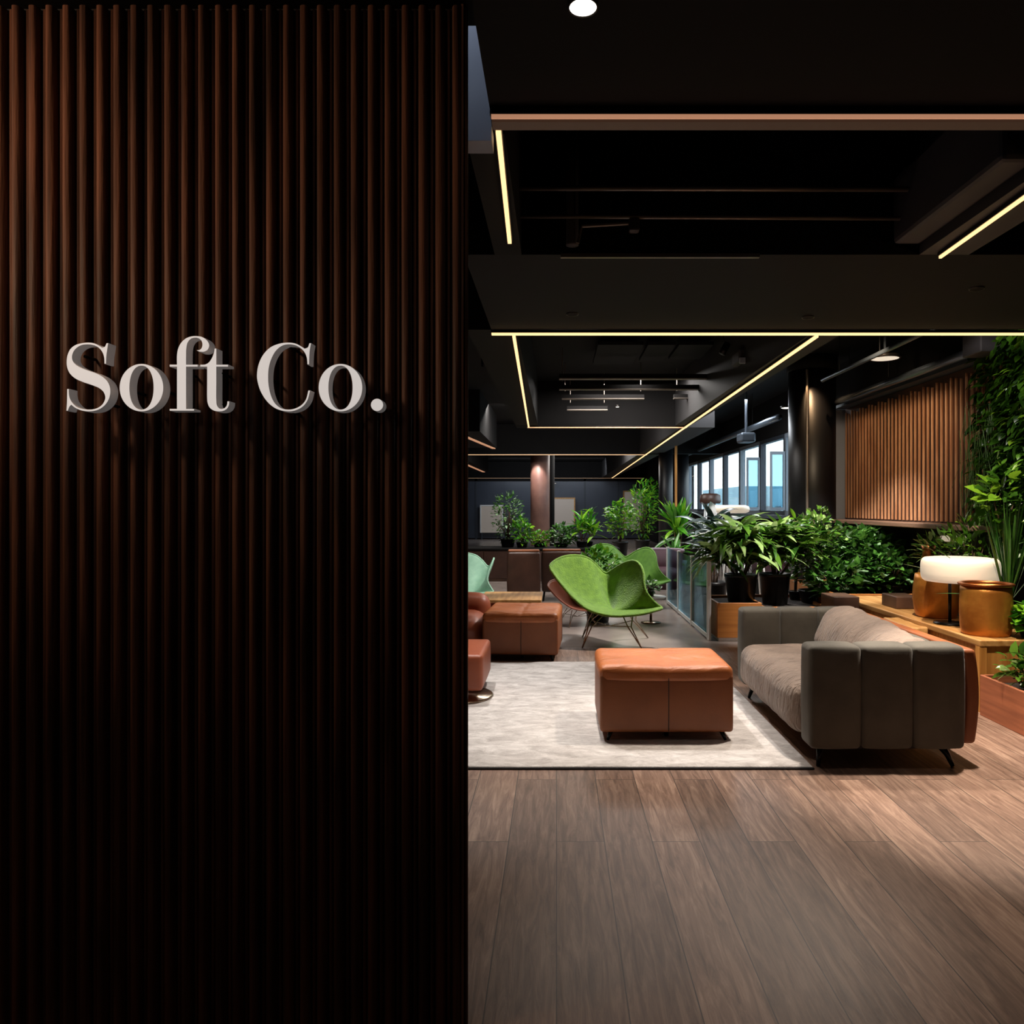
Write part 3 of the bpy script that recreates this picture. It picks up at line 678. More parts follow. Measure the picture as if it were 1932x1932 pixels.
# shell lounge chair
RIM = [(-.57, .00, .775), (-.52, .10, .83), (-.42, .20, .868), (-.29, .27, .875), (-.17, .33, .845), (-.07, .37, .765), (.01, .38, .685), (.07, .37, .69), (.17, .29, .765), (.28, .17, .825), (.35, .06, .81),
       (.385, -.05, .73), (.385, -.12, .62), (.41, -.17, .52), (.50, -.20, .42), (.55, -.235, .385), (.48, -.30, .370), (.36, -.34, .345), (.22, -.36, .33), (.06, -.37, .325), (-.08, -.35, .345), (-.20, -.31, .385), (-.31, -.24, .46), (-.42, -.15, .57), (-.52, -.07, .69)]
def rim_at(s):
    n = len(RIM); i = int(s) % n; f = s - int(s)
    P = [Vector(RIM[(i + k) % n]) for k in (-1, 0, 1, 2)]
    return .5 * ((2 * P[1]) + (-P[0] + P[2]) * f + (2 * P[0] - 5 * P[1] + 4 * P[2] - P[3]) * f * f + (-P[0] + 3 * P[1] - 3 * P[2] + P[3]) * f ** 3)
def shell_chair(label, loc, rot, scale, m, group, legm):
    t = thing('shell_chair', label, 'chair', (0, 0, 0), group)
    bm = bmesh.new(); NU, NV = 75, 14; cen = Vector((.08, -.08, .335)); rows = []
    for j in range(1, NV + 1):
        v = j / NV; row = []
        for i in range(NU):
            rp = rim_at(i * len(RIM) / NU); p = cen.lerp(rp, v); hgt = rp.z - cen.z
            nb = math.exp(-((rp.x - .04) / .09) ** 2) if rp.y > .2 else 0; p.z = cen.z + hgt * (v ** ((1.75 + 1.6 * nb) if hgt > .15 else 1.6))
            # sides stand up steeply, floor of the shell stays broad
            bul = .22 * v * (1 - v) * (1 if hgt > .1 else .2); p.x += (rp.x - cen.x) * bul; p.y += (rp.y - cen.y) * bul
            row.append(bm.verts.new(p))
        rows.append(row)
    cv = bm.verts.new(cen)
    for i in range(NU):
        bm.faces.new((cv, rows[0][i], rows[0][(i + 1) % NU]))
        for j in range(NV - 1): bm.faces.new((rows[j][i], rows[j + 1][i], rows[j + 1][(i + 1) % NU], rows[j][(i + 1) % NU]))
    s = obj('shell', bm, m, t, True)
    md = s.modifiers.new('thick', 'SOLIDIFY'); md.thickness = .028; md.offset = 0
    md = s.modifiers.new('sub', 'SUBSURF'); md.levels = 1; md.render_levels = 1
    pb = bmesh.new(); lp = [rim_at(k * len(RIM) / 60) for k in range(60)]
    tube(pb, lp + [lp[0]], .014, seg=8, caps=False); obj('rim_piping', pb, m, t, True)
    hub = Vector((.06, -.05, .31))
    for (tx, ty) in ((-.22, -.28), (.30, -.30), (.42, .22), (-.20, .26)):
        for dx in (-.055, .055):
            top = Vector((tx * .55 + dx + .05, ty * .55, .315 if abs(tx) < .4 else .33)); knee = Vector((tx * .75 + dx * .3, ty * .8, .2)); foot = Vector((tx * 1.12, ty * 1.12, .004))
            obj('leg_wire', T([top, knee, foot], .0065, seg=7), legm, t, True)
    cr = bmesh.new()
    tube(cr, [(-.15, -.21, .2), (.05, 0, .17), (.30, .17, .2)], .005, seg=6); tube(cr, [(-.14, .2, .2), (.05, 0, .17), (.23, -.23, .2)], .005, seg=6)
    obj('brace', cr, legm, t, True)
    t.location = loc; t.rotation_euler.z = math.radians(rot); t.scale = (scale,) * 3
    return t
SG = 'shell lounge chairs on wire legs'
shell_chair('lime green wool shell chair in front, behind the tan ottoman', (.50, 7.62, 0), 0, 1.0, M['green_fab'], SG, M['chrome'])
shell_chair('second green shell chair, partly hidden behind the lime green one', (1.0, 10.35, 0), 6, .98, M['green_fab2'], SG, M['chrome'])
shell_chair('mint green shell chair at the left beside the slatted partition', (-1.10, 9.6, 0), -30, .88, M['mint'], SG, M['chrome'])
shell_chair('small rust leather shell chair between the ottoman and the lime green chair', (.22, 8.75, 0), 20, .60, M['leather_rust'], SG, M['chrome'])

# plum tub chair
t = thing('tub_chair', 'dark plum tub chair with pale rim behind the green chairs', 'chair', (1.58, 11.25, 0))
obj('seat', puff(bmesh.new(), 1.34, 1.84, 11.0, 11.5, .16, .46, r=.08, bulge=.02), M['plum'], t, True)
bm = bmesh.new()
for k in range(17):
    a = math.radians(-20 + 220 * k / 16); 
pts = [(1.58 + .30 * math.cos(math.radians(-25 + 230 * k / 20)), 11.25 + .30 * math.sin(math.radians(-25 + 230 * k / 20))) for k in range(21)]
lo = [bm.verts.new((p[0], p[1], .2)) for p in pts]; hi = [bm.verts.new((p[0] + (p[0] - 1.58) * .12, p[1], .72)) for p in pts]
for k in range(20): bm.faces.new((lo[k], lo[k + 1], hi[k + 1], hi[k]))
s = obj('backrest', bm, M['plum'], t, True); md = s.modifiers.new('th', 'SOLIDIFY'); md.thickness = .07
obj('top_rim', T([(p[0] + (p[0] - 1.58) * .12, p[1], .73) for p in pts], .025, seg=10), M['plumgrey'], t, True, label='mauve grey rim')
for sx, sy in ((-1, -1), (1, -1), (-1, 1), (1, 1)): obj('leg', T([(1.58 + sx * .17, 11.25 + sy * .2, .2), (1.58 + sx * .22, 11.25 + sy * .25, 0)], .014, seg=8), M['metal_black'], t, True)

# dark leather lounge chairs seen from behind
def back_chair(label, x0, x1, y, ztop):
    t = thing('lounge_chair', label, 'chair', ((x0 + x1) / 2, y, 0), 'dark brown lounge chairs')
    obj('seat', puff(bmesh.new(), x0 + .02, x1 - .02, y + .13, y + .65, .2, .42, r=.06, bulge=.015), M['leather_dark'], t, True)
    obj('backrest', puff(bmesh.new(), x0, x1, y, y + .14, .14, ztop - .03, r=.035, bulge=.01, n=10, fn=lambda p: p + Vector((0, (-.05) * (p.z - .1), 0))), M['leather_dark'], t, True)
    obj('top_piping', puff(bmesh.new(), x0 + .01, x1 - .01, y - .02, y + .10, ztop - .035, ztop, r=.016, n=8), M['leather_side'], t, True, label='tan leather top edge')
    for sx in (0, 1):
        for sy in (0, 1):
            obj('leg', T([((x0 + .05, x1 - .05)[sx], y + (.06, .58)[sy], .2), ((x0 + .02, x1 - .02)[sx], y + (.02, .62)[sy], 0)], .014, seg=8), M['metal_black'], t, True)
    return t
back_chair('dark brown leather lounge chair turned away, behind the far ottoman', X(957, 10.0), X(1019, 10.0), 10.0, .815)
back_chair('second dark lounge chair with pale top edge, right of the brown leather one', X(1022, 10.9), X(1052, 10.9) + .35, 10.9, .77)

# long dark cabinet carrying far plants
t = thing('planter_cabinet', 'long dark cabinet carrying the far plants behind the lounge chairs', 'cabinet', (-.6, 14, 0))
obj('body', B(-2.6, 1.15, 13.8, 14.6, 0, .58, .01), M['darkwood'], t); obj('worktop', B(-2.63, 1.18, 13.77, 14.63, .58, .615, .005), M['black'], t)
xx = -2.6
while xx < 1.0:
    dd = obj('door', B(xx + .01, xx + .61, 13.775, 13.8, .06, .56, .004), M['leather_dark'], t); obj('handle', B(xx + .53, xx + .55, 13.76, 13.775, .28, .42), M['chrome'], dd); xx += .62

# coffee table with timber top
t = thing('coffee_table', 'low timber-topped coffee table behind the far ottoman', 'table', (-.55, 8.55, 0))
obj('table_top', B(X(905, 8.3), X(1022, 8.3), 8.15, 8.95, .335, .37, .006), M['oak'], t)
obj('apron', B(X(910, 8.3), X(1016, 8.3), 8.2, 8.9, .26, .335), M['leather_rust'], t)
for sx in (X(915, 8.3), X(1010, 8.3)):
    for sy in (8.25, 8.85): obj('leg', B(sx - .02, sx + .02, sy - .02, sy + .02, 0, .27), M['metal_black'], t)

# rust armchair and low rust stool at the left edge
t = thing('armchair', 'rounded rust leather armchair left of the far ottoman', 'chair', (-1.1, 7.15, 0))
obj('seat', puff(bmesh.new(), -1.45, -.69, 6.85, 7.45, .08, .37, r=.12, bulge=.02, n=12), M['leather_rust'], t, True)
obj('armrest', puff(bmesh.new(), -1.5, -.68, 7.35, 7.6, .06, .52, r=.1, bulge=.02, n=12), M['leather_rust'], t, True)
obj('base', LT((-1.08, 7.12, 0), [(0, 0), (.26, 0), (.26, .02), (.04, .04), (.04, .09), (0, .09)], 28), M['metal_black'], t, True)
t = thing('stool', 'low rust leather stool on the left edge of the rug', 'stool', (-.85, 5.5, 0))
obj('seat', puff(bmesh.new(), -1.2, X(913, 5.3), 5.2, 5.85, .10, .355, r=.03, bulge=.012, n=10), M['leather_rust'], t, True)
obj('base', LT((-.72, 5.42, RZ), [(0, 0), (.25, 0), (.26, .006), (.25, .014), (.03, .02), (.03, .10), (0, .10)], 32), M['chrome'], t, True)

# round side table behind chair with a plant
t = thing('side_table', 'small round side table with a trailing plant, right of the lime green chair', 'table', (X(1226, 8.9), 8.9, 0))
xt = X(1228, 8.9)
obj('table_top', LT((xt, 8.9, .30), [(0, 0), (.17, 0), (.18, .008), (.18, .02), (0, .02)], 32), M['white'], t, True)
obj('leg', T([(xt, 8.9, .3), (xt, 8.9, .02)], .016, seg=12), M['chrome'], t, True); obj('base', LT((xt, 8.9, 0), [(0, 0), (.12, 0), (.12, .01), (0, .02)], 28), M['chrome'], t, True)

# oak bench, planter boxes behind the sofa
t = thing('bench', 'long oak bench along the right side carrying copper pots and the lamp', 'bench', (3.1, 6, 0))
XB = 2.87
obj('top', puff(bmesh.new(), XB, 3.78, 5.03, 7.55, .445, .49, r=.008, n=8), M['oak'], t, True)
ys = [5.05, 5.62, 6.35, 7.15]
for a, b in zip(ys, ys[1:] + [7.5]): obj('front_board', B(XB + .02, XB + .045, a + .004, b - .004, .02, .445, .003, 1), M['oakface'], t)
obj('side_panel', B(XB + .05, 3.32, 5.05, 5.08, 0, .445, .003, 1), M['oakface'], t)
obj('side_panel', B(XB + .05, 3.78, 7.5, 7.53, 0, .445), M['oakface'], t)
obj('post', B(XB, XB + .05, 5.035, 5.085, 0, .445), M['oakface'], t)
# raised shelf blocks
tag(obj('timber_block', puff(bmesh.new(), 2.60, 2.84, 6.95, 7.3, .0, .55, r=.01, n=6), M['darkwood'], None, True), 'dark timber block at the back of the sofa beside the bench', 'block')
tag(obj('timber_block', puff(bmesh.new(), 2.72, 2.86, 5.7, 6.2, .0, .47, r=.02, n=8, fn=lambda p: p + Vector((0, 0, .012 * noise.noise(p * 9)))), M['oak'], None, True), 'rough-edged pale oak block between sofa and bench', 'block')
tag(obj('timber_block', puff(bmesh.new(), 3.0, 3.22, 6.55, 6.85, .491, .60, r=.01, n=6), M['darkwood'], None, True), 'small dark timber block on the bench behind the lamp', 'block')
def planter(label, x0, x1, y0, y1, h, m):
    t = thing('planter_box', label, 'planter', ((x0 + x1) / 2, (y0 + y1) / 2, 0), 'timber planter boxes'); bm = bmesh.new(); w = .025
    obj('front_board', B(x0, x1, y0, y0 + w, .04, h, .003, 1), m, t); obj('back_board', B(x0, x1, y1 - w, y1, .04, h), m, t)
    obj('side_board', B(x0, x0 + w, y0 + w, y1 - w, .04, h), m, t); obj('side_board', B(x1 - w, x1, y0 + w, y1 - w, .04, h), m, t)
    obj('plinth', B(x0 + .02, x1 - .02, y0 + .02, y1 - .02, 0, .04), M['white'], t)
    obj('soil', puff(bmesh.new(), x0 + w, x1 - w, y0 + w, y1 - w, .1, h - .03, r=.01, n=14, fn=lambda p: p + Vector((0, 0, .01 * noise.noise(p * 12)))), M['soil'], t, True)
    return t
planter('oak planter box left of the sofa, with black pots in it', 1.66, 2.12, 7.66, 8.35, .40, M['oakplanter'])
planter('long oak planter box behind the sofa under the bushes', 2.14, 2.83, 7.66, 8.75, .36, M['oakplanter'])
planter('long timber planter under the cedar slat panel', 2.86, 3.78, 7.6, 9.1, .50, M['oakplanter'])

# crate at right edge
t = thing('crate', 'reddish timber crate planter at the right edge beside the bench', 'planter', (3.05, 4.75, 0)); w = .022
cx0, cx1, cy0, cy1, ch = 2.84, 3.45, 4.35, 4.98, .27
obj('side_board', B(cx0, cx0 + w, cy0, cy1, 0, ch, .003, 1), M['crate'], t); obj('side_board', B(cx1 - w, cx1, cy0, cy1, 0, ch), M['crate'], t)
obj('end_board', B(cx0 + w, cx1 - w, cy0, cy0 + w, 0, ch), M['crate'], t); obj('end_board', B(cx0 + w, cx1 - w, cy1 - w, cy1, 0, ch), M['crate'], t)
obj('soil', B(cx0 + w, cx1 - w, cy0 + w, cy1 - w, .02, .22), M['soil'], t)

# copper pots
def cpot(label, x, y, z, r, h, m, rim=True, belly=.04):
    t = thing('copper_pot', label, 'pot', (x, y, z), 'copper pots on the bench')
    prof = [(0, 0), (r * .93, 0), (r * .97, .012)] + [(r * (1 + belly * math.sin(math.pi * k / 8)), .012 + (h - .03) * k / 8) for k in range(1, 9)]
    obj('body', LT((x, y, z), prof + [(r * .97, h - .018), (r * .93, h - .05), (r * .9, .03), (0, .03)], 48), m, t, True)
    if rim: obj('rim', LT((x, y, z + h - .02), [(r * .98, 0), (r * 1.10, .006), (r * 1.12, .016), (r * 1.06, .022), (r * .95, .02), (r * .96, .0)], 48), M['copper_dark'], t, True)
    return t
cpot('large hammered copper pot nearest on the bench, right of the lamp', X(1860, 5.28), 5.28, .49, .162, .365, M['copper'])
cpot('copper pot standing behind the stem of the mushroom lamp', X(1766, 6.12), 6.12, .49, .158, .37, M['copper'], False, .12)
cpot('small aged copper pot behind the lamp shade', X(1795, 6.42), 6.42, .49, .11, .44, M['copper_dark'])
t = thing('copper_vase', 'narrow-necked pinkish copper vase behind the mushroom lamp', 'vase', (X(1752, 6.75), 6.75, .49))
obj('body', LT((X(1752, 6.75), 6.75, .49), [(0, 0), (.08, 0), (.11, .1), (.10, .26), (.06, .36), (.05, .5), (.065, .56), (.055, .56), (.04, .5), (0, .48)], 36), M['copper_dark'], t, True)

# mushroom lamps
def lamp(label, x, y, z, r, hs, zt, r2=None, sx=1):
    t = thing('table_lamp', label, 'lamp', (x, y, z), 'lamps with pill-shaped shades')
    H = zt - z; n = 9; q = hs / 2; prof = [(0, 0)]
    for k in range(n + 1):
        a = -math.pi / 2 + math.pi * k / n; ca = abs(math.cos(a)) ** .62; sa = math.copysign(abs(math.sin(a)) ** .62, math.sin(a)); prof.append((r - q * .6 + q * .6 * ca, q + q * sa))
    prof.append((0, hs))
    bm = LT((x, y, zt - hs), prof, 48)
    obj('lamp_shade', bm, M['shade'], t, True)
    obj('stem', T([(x - r * .28, y, z + .012), (x - r * .28, y, zt - hs + .02)], .012, seg=14), M['metal_black'], t, True)
    obj('base', LT((x - r * .28, y, z), [(0, 0), (r * .42, 0), (r * .42, .01), (r * .1, .016), (0, .016)], 36), M['metal_black'], t, True)
    return t
lamp('mushroom lamp with a cream pill shade on the oak bench', X(1811, 5.74), 5.74, .491, .277, .185, Z(1052, 5.74))
lamp('smaller cream-shaded lamp far behind the first, under the ledge', X(1803, 6.75), 6.75, .491, .125, .05, Z(1011, 6.75))
# tall white lamp near windows
t = thing('floor_lamp', 'white floor lamp with a wide flat shade in front of the windows', 'lamp', (X(1372, 11.2), 11.2, 0)); xl = X(1373, 11.2)
obj('lamp_shade', LT((xl, 11.2, Z(968, 11.2)), [(0, 0), (.26, 0), (.31, .02), (.325, .06), (.31, .10), (.26, .12), (0, .12)], 40), M['shade'], t, True)
obj('stem', T([(xl, 11.2, .02), (xl, 11.2, Z(968, 11.2))], .02, seg=12), M['white'], t, True); obj('base', LT((xl, 11.2, 0), [(0, 0), (.18, 0), (.18, .015), (0, .03)], 32), M['white'], t, True)
t = thing('high_stool', 'tall brown drum-seated stool against the far windows', 'stool', (X(1340, 13.4), 13.4, 0)); xl = X(1340, 13.4)
obj('seat', LT((xl, 13.4, Z(950, 13.4)), [(0, 0), (.17, 0), (.19, .03), (.18, .15), (.12, .18), (0, .185)], 32), M['leather_dark'], t, True)
for k in range(4):
    a = math.pi / 4 + k * math.pi / 2; obj('leg', T([(xl + .1 * math.cos(a), 13.4 + .1 * math.sin(a), Z(950, 13.4)), (xl + .24 * math.cos(a), 13.4 + .24 * math.sin(a), 0)], .014, seg=8), M['white'], t, True)
t = thing('high_table', 'white high table beside the windows', 'table', (3.2, 12.6, 0))
obj('table_top', B(3.1, 3.6, 12.3, 13.6, 1.02, 1.06, .01), M['white'], t)
for sx in (3.15, 3.55):
    for sy in (12.35, 13.55): obj('leg', B(sx - .025, sx + .025, sy - .025, sy + .025, 0, 1.02), M['white'], t)
t = thing('window_bench', 'dark red upholstered bench below the windows', 'bench', (3.35, 10.8, 0))
obj('seat', puff(bmesh.new(), 3.15, 3.62, 10.3, 12.0, .25, .85, r=.03, bulge=.01), M['plum'], t, True); obj('backrest', puff(bmesh.new(), 3.5, 3.64, 10.3, 12.0, .86, 1.17, r=.03), M['plum'], t, True); obj('plinth', B(3.18, 3.6, 10.35, 11.95, 0, .25), M['black'], t)
for k, (px, d, nm) in enumerate(((1352, 12.7, 'white bar chair left of the flat white lamp stem'), (1388, 12.0, 'white bar chair right of the flat white lamp stem'), (1418, 10.6, 'white bar chair nearest the window bench'))):
    xl = X(px, d); t = thing('bar_chair', nm, 'chair', (xl, d, 0), 'white bar chairs by the windows')
    obj('seat', puff(bmesh.new(), xl - .17, xl + .17, d - .17, d + .17, .68, .74, r=.02), M['white'], t, True)
    obj('backrest', puff(bmesh.new(), xl - .17, xl + .17, d - .19, d - .15, .76, 1.02, r=.015, n=6), M['white'], t, True)
    for sx in (-.15, .15):
        for sy in (-.14, .14): obj('leg', T([(xl + sx * .8, d + sy, .69), (xl + sx * 1.2, d + sy * 1.25, 0)], .013, seg=8), M['white'], t, True)

# low glass screen beside planters
t = thing('glass_screen', 'low pale blue glass screen standing beside the oak planter box', 'screen', (1.6, 8.8, 0))
for k in range(3):
    a = 7.75 + k * .95; obj('pane', B(1.585, 1.597, a + .03, a + .92, .06, .80), M['glass_tint'], t); obj('post', B(1.57, 1.612, a - .02, a + .02, 0, .82, .004, 1), M['white'], t)
obj('post', B(1.57, 1.612, 10.58, 10.62, 0, .82), M['white'], t); obj('bottom_rail', B(1.575, 1.607, 7.77, 10.58, .02, .06), M['white'], t)

# ================================================================== PLANTS
def pl(px, d): return X(px, d)
# near group behind the sofa
arch('long-leaved plant drooping over a black pot, leftmost behind the sofa', pl(1398, 8.0), 8.0, .37, (.17, .30), 'deep', [(-.16, 0, .98), (.1, -.05, 1.02), (0, .12, 1.08), (.2, .1, .95), (-.05, -.1, .9), (-.25, -.05, .85)], 52, .44, .068, droop=1.5, up=.8, w=(5, 5, 4))
arch('long-leaved plant in a black pot, second from the left behind the sofa', pl(1462, 8.1), 8.1, .33, (.16, .34), 'deep', [(-.05, -.04, 1.03), (.14, .05, 1.05), (.02, .1, .98), (.25, 0, .9), (-.1, -.08, .85)], 50, .44, .064, droop=1.4, up=.85, w=(5, 5, 5))
bush('woody small-leaved bush in front of the black column', pl(1535, 8.25), 8.25, .33, (.16, .14), 'deep', .34, .26, .90, .40, 760, .085, .045, w=(6, 4, 2))
bush('glossy round-leaved bush behind the middle of the sofa', pl(1605, 8.3), 8.2, .33, (.15, .12), 'cool', .36, .26, .82, .38, 760, .09, .06, w=(6, 4, 1))
bush('dense dark leafy bush under the cedar slat panel', pl(1645, 8.1), 8.15, .47, (.16, .12), 'cool', .36, .28, .83, .33, 800, .095, .06, w=(6, 4, 1))
bush('low broad-leaved plant at the foot of the dark bush', pl(1585, 7.92), 7.95, .33, (.13, .10), 'cool', .30, .16, .60, .22, 300, .12, .09, w=(5, 5, 2))
bush('low bush beside the copper pots under the ledge', pl(1683, 7.85), 7.85, .47, (.13, .10), 'cool', .24, .2, .72, .22, 380, .09, .06, w=(6, 4, 1))
arch('thin upright sapling poking above the bushes by the black column', pl(1500, 8.5), 8.5, .33, (.07, .1), 'bright', [(0, 0, 1.25), (.04, 0, 1.1)], 5, .16, .05, droop=.5, up=1.2)
bush('tall leafy sprig rising in front of the black column', pl(1545, 8.6), 8.62, .33, (.07, .1), 'deep', .12, .08, 1.28, .16, 50, .08, .045, twigs=5)
arch('large silvery grey-green leaved plant left of the sofa planters', pl(1347, 9.4), 9.4, -.0, (.16, .45), 'grey', [(0, 0, 1.15), (-.1, 0, 1.0), (.15, .05, 1.05), (.05, -.1, .85)], 22, .42, .10, droop=1.2, up=.9, w=(5, 5, 3))
# bright dracaena by the walkway
arch('bright green strap-leaved plant in a tall clear vase by the walkway', pl(1279, 12.3), 12.3, 0, (.14, .5), 'bright', [(0, 0, .92), (-.05, 0, 1.05), (.06, 0, 1.0)], 34, .50, .07, droop=.8, up=1.7, spread=.6, potm=M['glass_blue'])
arch('lower bright green plant in front of the tall strap-leaved one', pl(1270, 11.9), 11.9, 0, (.12, .30), 'bright', [(0, 0, .58), (.05, 0, .5)], 22, .36, .06, droop=.9, up=1.3, spread=.7, potm=M['white'])
# on the far cabinet
bush('tall twiggy shrub on the far cabinet, left of the rose-brown column', pl(958, 14.2), 14.2, .62, (.14, .16), 'cool', .30, .25, 1.18, .50, 520, .085, .035, w=(4, 4, 4), twigs=26)
bush('bushy bright plant on the far cabinet just left of the rose-brown column', pl(985, 14.1), 14.05, .62, (.11, .10), 'bright', .17, .18, .92, .28, 200, .10, .05)
bush('low green bush on the far cabinet in front of the rose-brown column', pl(1018, 14.2), 14.2, .62, (.12, .08), 'bright', .22, .16, .78, .14, 200, .08, .04)
bush('cool green bush on the far cabinet right of the rose-brown column', pl(1060, 14.2), 14.2, .62, (.13, .08), 'cool', .28, .18, .84, .20, 300, .09, .06, w=(4, 5, 3))
arch('bright palm-like plant standing up on the far cabinet', pl(1098, 14.1), 14.1, .62, (.11, .12), 'bright', [(0, 0, 1.08), (.12, 0, .98), (-.06, 0, .96), (.22, 0, .88)], 20, .34, .055, droop=.6, up=1.0, w=(4, 5, 3))
arch('sprig of lime leaves above the palm-like plant', pl(1112, 14.4), 14.4, .62, (.07, .1), 'bright', [(0, 0, 1.26)], 12, .22, .05, droop=.6, up=.6)
bush('trailing leafy plant spilling between the green chairs', pl(1128, 9.0), 9.0, 0, (.16, .36), 'bright', .26, .2, .66, .22, 360, .085, .05, w=(5, 4, 2))
bush('trailing plant on the small round side table', pl(1224, 8.9), 8.9, .32, (.07, .07), 'cool', .12, .12, .42, .10, 120, .055, .035, w=(4, 4, 3))
bush('far bright bush below the pale board, right of the palm-like plant', pl(1170, 19), 19, 0, (.2, .5), 'bright', .36, .3, 1.08, .48, 420, .14, .07, w=(4, 5, 2))
bush('far loose bamboo-like plant right of the pale board', pl(1212, 20), 20, 0, (.2, .5), 'bright', .36, .3, 1.30, .80, 560, .15, .05, w=(4, 4, 5), twigs=22)
bush('hanging greenery at the top of the far corner', pl(1230, 22), 22, 1.6, (.12, .2), 'bright', .24, .2, 1.75, .42, 200, .14, .06)
# right edge
arch('spiky grass with long upright blades at the right edge', 3.44, 5.58, .491, (.09, .14), 'cool', [(-.04, 0, .66)], 80, .78, .018, droop=.25, up=3.0, spread=.34, w=(5, 4, 2))
bush('small bright lettuce-green plant on the bench at the right edge', X(1928, 5.2), 5.12, .491, (.06, .05), 'bright', .105, .10, .61, .10, 150, .08, .055, w=(3, 5, 4), hollow=.6)
bush('leafy plant growing in the reddish crate', X(1925, 4.8), 4.70, .20, (.0, .02), 'deep', .16, .16, .37, .10, 120, .085, .05)
bush('broad-leaved climber hanging on the right edge of the green wall', 3.46, 5.72, 1.1, (.0, .02), 'wall', .14, .20, 1.46, .24, 90, .13, .09, w=(4, 4, 4), twigs=6)
bush('dark fern-like bush between the green wall and the copper pots', 3.42, 6.15, .491, (.12, .12), 'wall', .26, .26, .98, .30, 300, .12, .035, w=(6, 4, 1))
bush('pale trailing sprays below the timber ledge at the right', 3.5, 6.75, .491, (.09, .1), 'deep', .2, .24, .96, .2, 160, .11, .035, w=(4, 4, 3))

# green wall: moss backing with dense hanging leaves
t = thing('green_wall', 'dense living green wall covering the near end of the right wall', 'green wall', (3.7, 5.5, 1.0))
obj('moss_backing', B(3.70, 3.79, 4.5, 6.08, .9, 3.2), M['moss'], t)
bm = bmesh.new()
for k in range(4200):
    y = R.uniform(5.2, 6.4); zz = R.uniform(1.0, 3.15)
    if y > 6.0 and (R.random() < .45 or zz < 1.2): continue
    depth = R.uniform(.0, .2) * (1 if y < 5.9 else .6)
    leaf(bm, (3.69 - depth, y, zz), (R.uniform(-.9, -.1), R.uniform(-.6, .6), R.uniform(-.9, .1)), R.uniform(.06, .14), R.uniform(.03, .06), .8, rmi((6, 4, 1)), 3, .2, 'oval')
fo = foliage_obj(bm, 'wall', t); fo['kind'] = 'stuff'
bm = bmesh.new()
for k in range(90):   # fine hanging tendrils in front of the end of the slats
    y = R.uniform(6.05, 6.5); zz = R.uniform(1.6, 2.3); p = Vector((3.62 - R.uniform(0, .1), y, zz))
    tube(bm, [p, p + Vector((R.uniform(-.03, .03), R.uniform(-.05, .05), -.25)), p + Vector((R.uniform(-.06, .06), R.uniform(-.1, .1), -R.uniform(.4, .7)))], .002, seg=4, caps=False)
fo = obj('tendrils', bm, M['stem'], t); fo['kind'] = 'stuff'

# ================================================================== LIGHT
def spot(name, loc, target, watts, angle, col=(1, .9, .78), blend=.5, size=.04):
    l = bpy.data.lights.new(name, 'SPOT'); l.energy = watts; l.spot_size = math.radians(angle); l.spot_blend = blend; l.color = col; l.shadow_soft_size = size
    o = bpy.data.objects.new(name, l); COL.objects.link(o); o.location = loc
    o.rotation_euler = (Vector(target) - Vector(loc)).to_track_quat('-Z', 'Y').to_euler(); return o
def area(name, loc, target, watts, sx, sy, col=(1, .9, .8)):
    l = bpy.data.lights.new(name, 'AREA'); l.shape = 'RECTANGLE'; l.size = sx; l.size_y = sy; l.energy = watts; l.color = col
    o = bpy.data.objects.new(name, l); COL.objects.link(o); o.location = loc
    o.rotation_euler = (Vector(target) - Vector(loc)).to_track_quat('-Z', 'Y').to_euler(); return o
warm = (1, .86, .70); neut = (1, .95, .90)
def fixture(label, loc, target):
    t = thing('track_spotlight', label, 'spotlight', loc, 'black track spotlights'); d = (Vector(target) - Vector(loc)).normalized(); l = Vector(loc)
    obj('housing', T([l - d * .14, l - d * .015], .036, seg=18), M['metal_black'], t, True)
    obj('stem', T([l - d * .09, (l.x, l.y, 3.3)] if loc[2] > 2.7 else [l - d * .09, (l.x, l.y, 2.62)], .008, seg=8), M['metal_black'], t, True)
SP = [
 ('rug_near', (.15, 5.35, 3.0), (.0, 4.9, 0), 210, 66, neut, 'over the rug'),
 ('rug_left', (-.9, 5.9, 3.0), (-.45, 5.0, 0), 220, 60, neut, 'left over the rug'),
 ('sofa', (1.45, 5.5, 3.0), (1.6, 4.85, 0), 130, 55, neut, 'over the sofa'),
 ('bench', (2.6, 5.4, 3.0), (3.15, 5.7, .5), 330, 55, warm, 'over the bench'),
 ('plants_a', (1.9, 6.9, 3.0), (2.0, 8.0, .9), 560, 60, neut, 'over the left planter plants'),
 ('plants_b', (2.7, 6.7, 3.0), (2.9, 8.0, .9), 620, 60, neut, 'over the right planter plants'),
 ('chair', (1.7, 7.7, 2.95), (.4, 7.55, .5), 480, 44, neut, 'over the lime green chair'),
 ('mint', (-.85, 8.7, 3.0), (-1.0, 9.6, .5), 260, 44, neut, 'over the mint chair, added to brighten it'),  # extra spot put in to brighten the mint chair
 ('left', (-.6, 7.3, 3.0), (-.7, 7.4, .3), 170, 70, neut, 'over the far ottoman'),
]
for n_, a, b, wts, ang, c_, nm in SP:
    spot('spot_' + n_, a, b, wts, ang, c_); fixture('black track spotlight hanging ' + nm, tuple(Vector(a) - (Vector(b) - Vector(a)).normalized() * .02), b)
spot('spot_entry', (X(1100, 1.8), 1.80, 2.59), (.95, 1.9, 0), 22, 62, (1, .9, .8), 1)
spot('slat_wash', (2.55, 6.4, 2.9), (3.75, 8.4, 1.5), 150, 80, (1, .76, .50), 1)
spot('slat_wash', (3.1, 9.2, 2.9), (3.75, 8.6, 1.2), 35, 100, (1, .62, .32), 1)
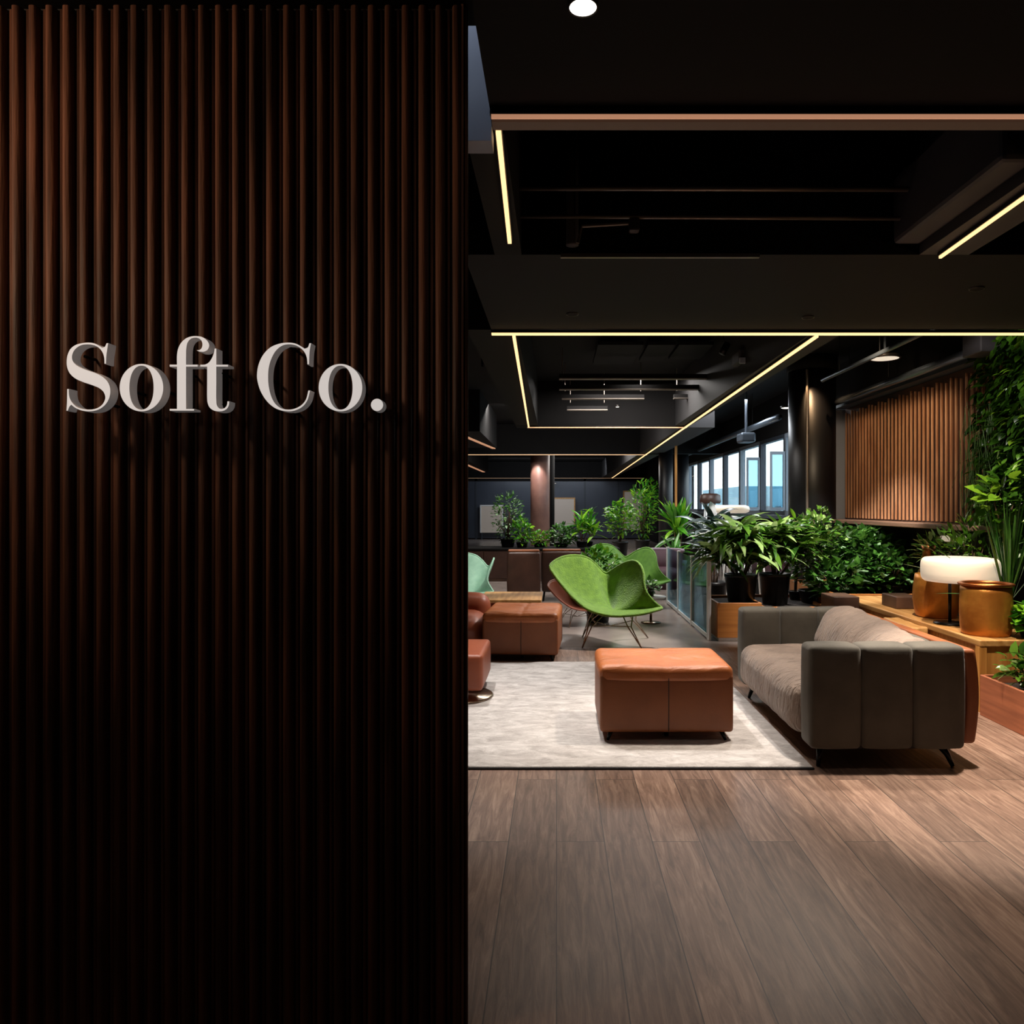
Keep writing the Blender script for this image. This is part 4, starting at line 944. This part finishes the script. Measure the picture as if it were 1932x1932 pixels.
spot('column_wash', (X(1004, 17.6), 17.6, 2.7), (X(1016, 18), 18.2, 1.2), 70, 60, (1, .88, .82))
area('far_bay', (-.3, 13.4, 3.2), (-.3, 14.2, .8), 120, 3, .5, neut)
area('far_bay', (.8, 20, 3.2), (.8, 20, 0), 160, 3, 2, neut)
area('far_bay', (0, 29, 3.2), (0, 31, 1), 100, 5, 1, (.85, .92, 1))
area('mid_bay', (.9, 10, 3.1), (1.1, 10.3, 0), 90, 1.2, 1.2, neut)
area('walk_bay', (2.4, 11.6, 3.1), (2.2, 11.8, 0), 90, 1.2, 1.2, (.9, .95, 1))
spot('green_wall', (2.7, 5.3, 2.9), (3.7, 5.9, 1.7), 36, 90, neut)
# entry: warm grazer above the slatted partition and a faint fill for the lobby
area('partition_grazer', (-1.95, 1.35, 2.70), (-1.35, 2.0, 2.1), 11, .5, .08, (1, .66, .42))
area('lobby_ceiling', (-1.6, -.4, 2.70), (-1.4, 1.4, .9), 6, 1.0, .6, (1, .84, .72))
for x_, y_, e_, a_, tx, ty, nm in ((1.62, 4.78, 230, 84, 1.55, 4.25, 'recessed downlight in the wide soffit above the sofa'), (2.35, 4.15, 560, 50, 2.25, 3.72, 'recessed downlight in the wide soffit at the right'), (.1, 4.7, 75, 78, .1, 4.15, 'recessed downlight in the wide soffit above the rug')):
    downlight(nm, x_, y_, 2.612, .035, M['black']); spot('soffit_down', (x_, y_, 2.60), (tx, ty, 0), e_, a_, (1, .87, .73), .55, .05)
area('pale_wall_fill', (-.5, 2.18, 3.27), (-.35, 2.33, 2.9), 4.0, .5, .06, (.72, .82, 1))  # added cool fill without a fixture, keeps the pale upper wall lit
spot('bench_front_fill', (2.35, 4.2, 2.58), (3.0, 5.05, .15), 230, 52, (1, .86, .66), .7)  # added light without a fixture, brightens the front of the bench
spot('lobby_floor_fill', (1.1, 3.35, 2.6), (1.1, 2.6, 0), 26, 95, (1, .86, .76), .9)  # added light without a fixture, lifts the near floor

# world
w = bpy.data.worlds.new('sky'); sc.world = w; w.use_nodes = True
bg = w.node_tree.nodes['Background']; bg.inputs[0].default_value = (.82, .93, 1, 1); bg.inputs[1].default_value = 4.0

# camera
cd = bpy.data.cameras.new('camera'); cam = bpy.data.objects.new('camera', cd); COL.objects.link(cam)
cam.location = (0, 0, EYE); cam.rotation_euler = (math.pi / 2, 0, 0)
cd.sensor_width = 36; cd.lens = 36 * F / 1932; cd.shift_x = -(VX - 966) / 1932; cd.shift_y = (VY - 966) / 1932; cd.clip_start = .05; cd.clip_end = 300
sc.camera = cam
sc.view_settings.view_transform = 'Standard'; sc.view_settings.look = 'None'; sc.view_settings.exposure = 0; sc.view_settings.gamma = 1
sc.view_settings.use_curve_mapping = False
sc.cycles.use_denoising = True; sc.cycles.max_bounces = 8; sc.cycles.sample_clamp_indirect = 4
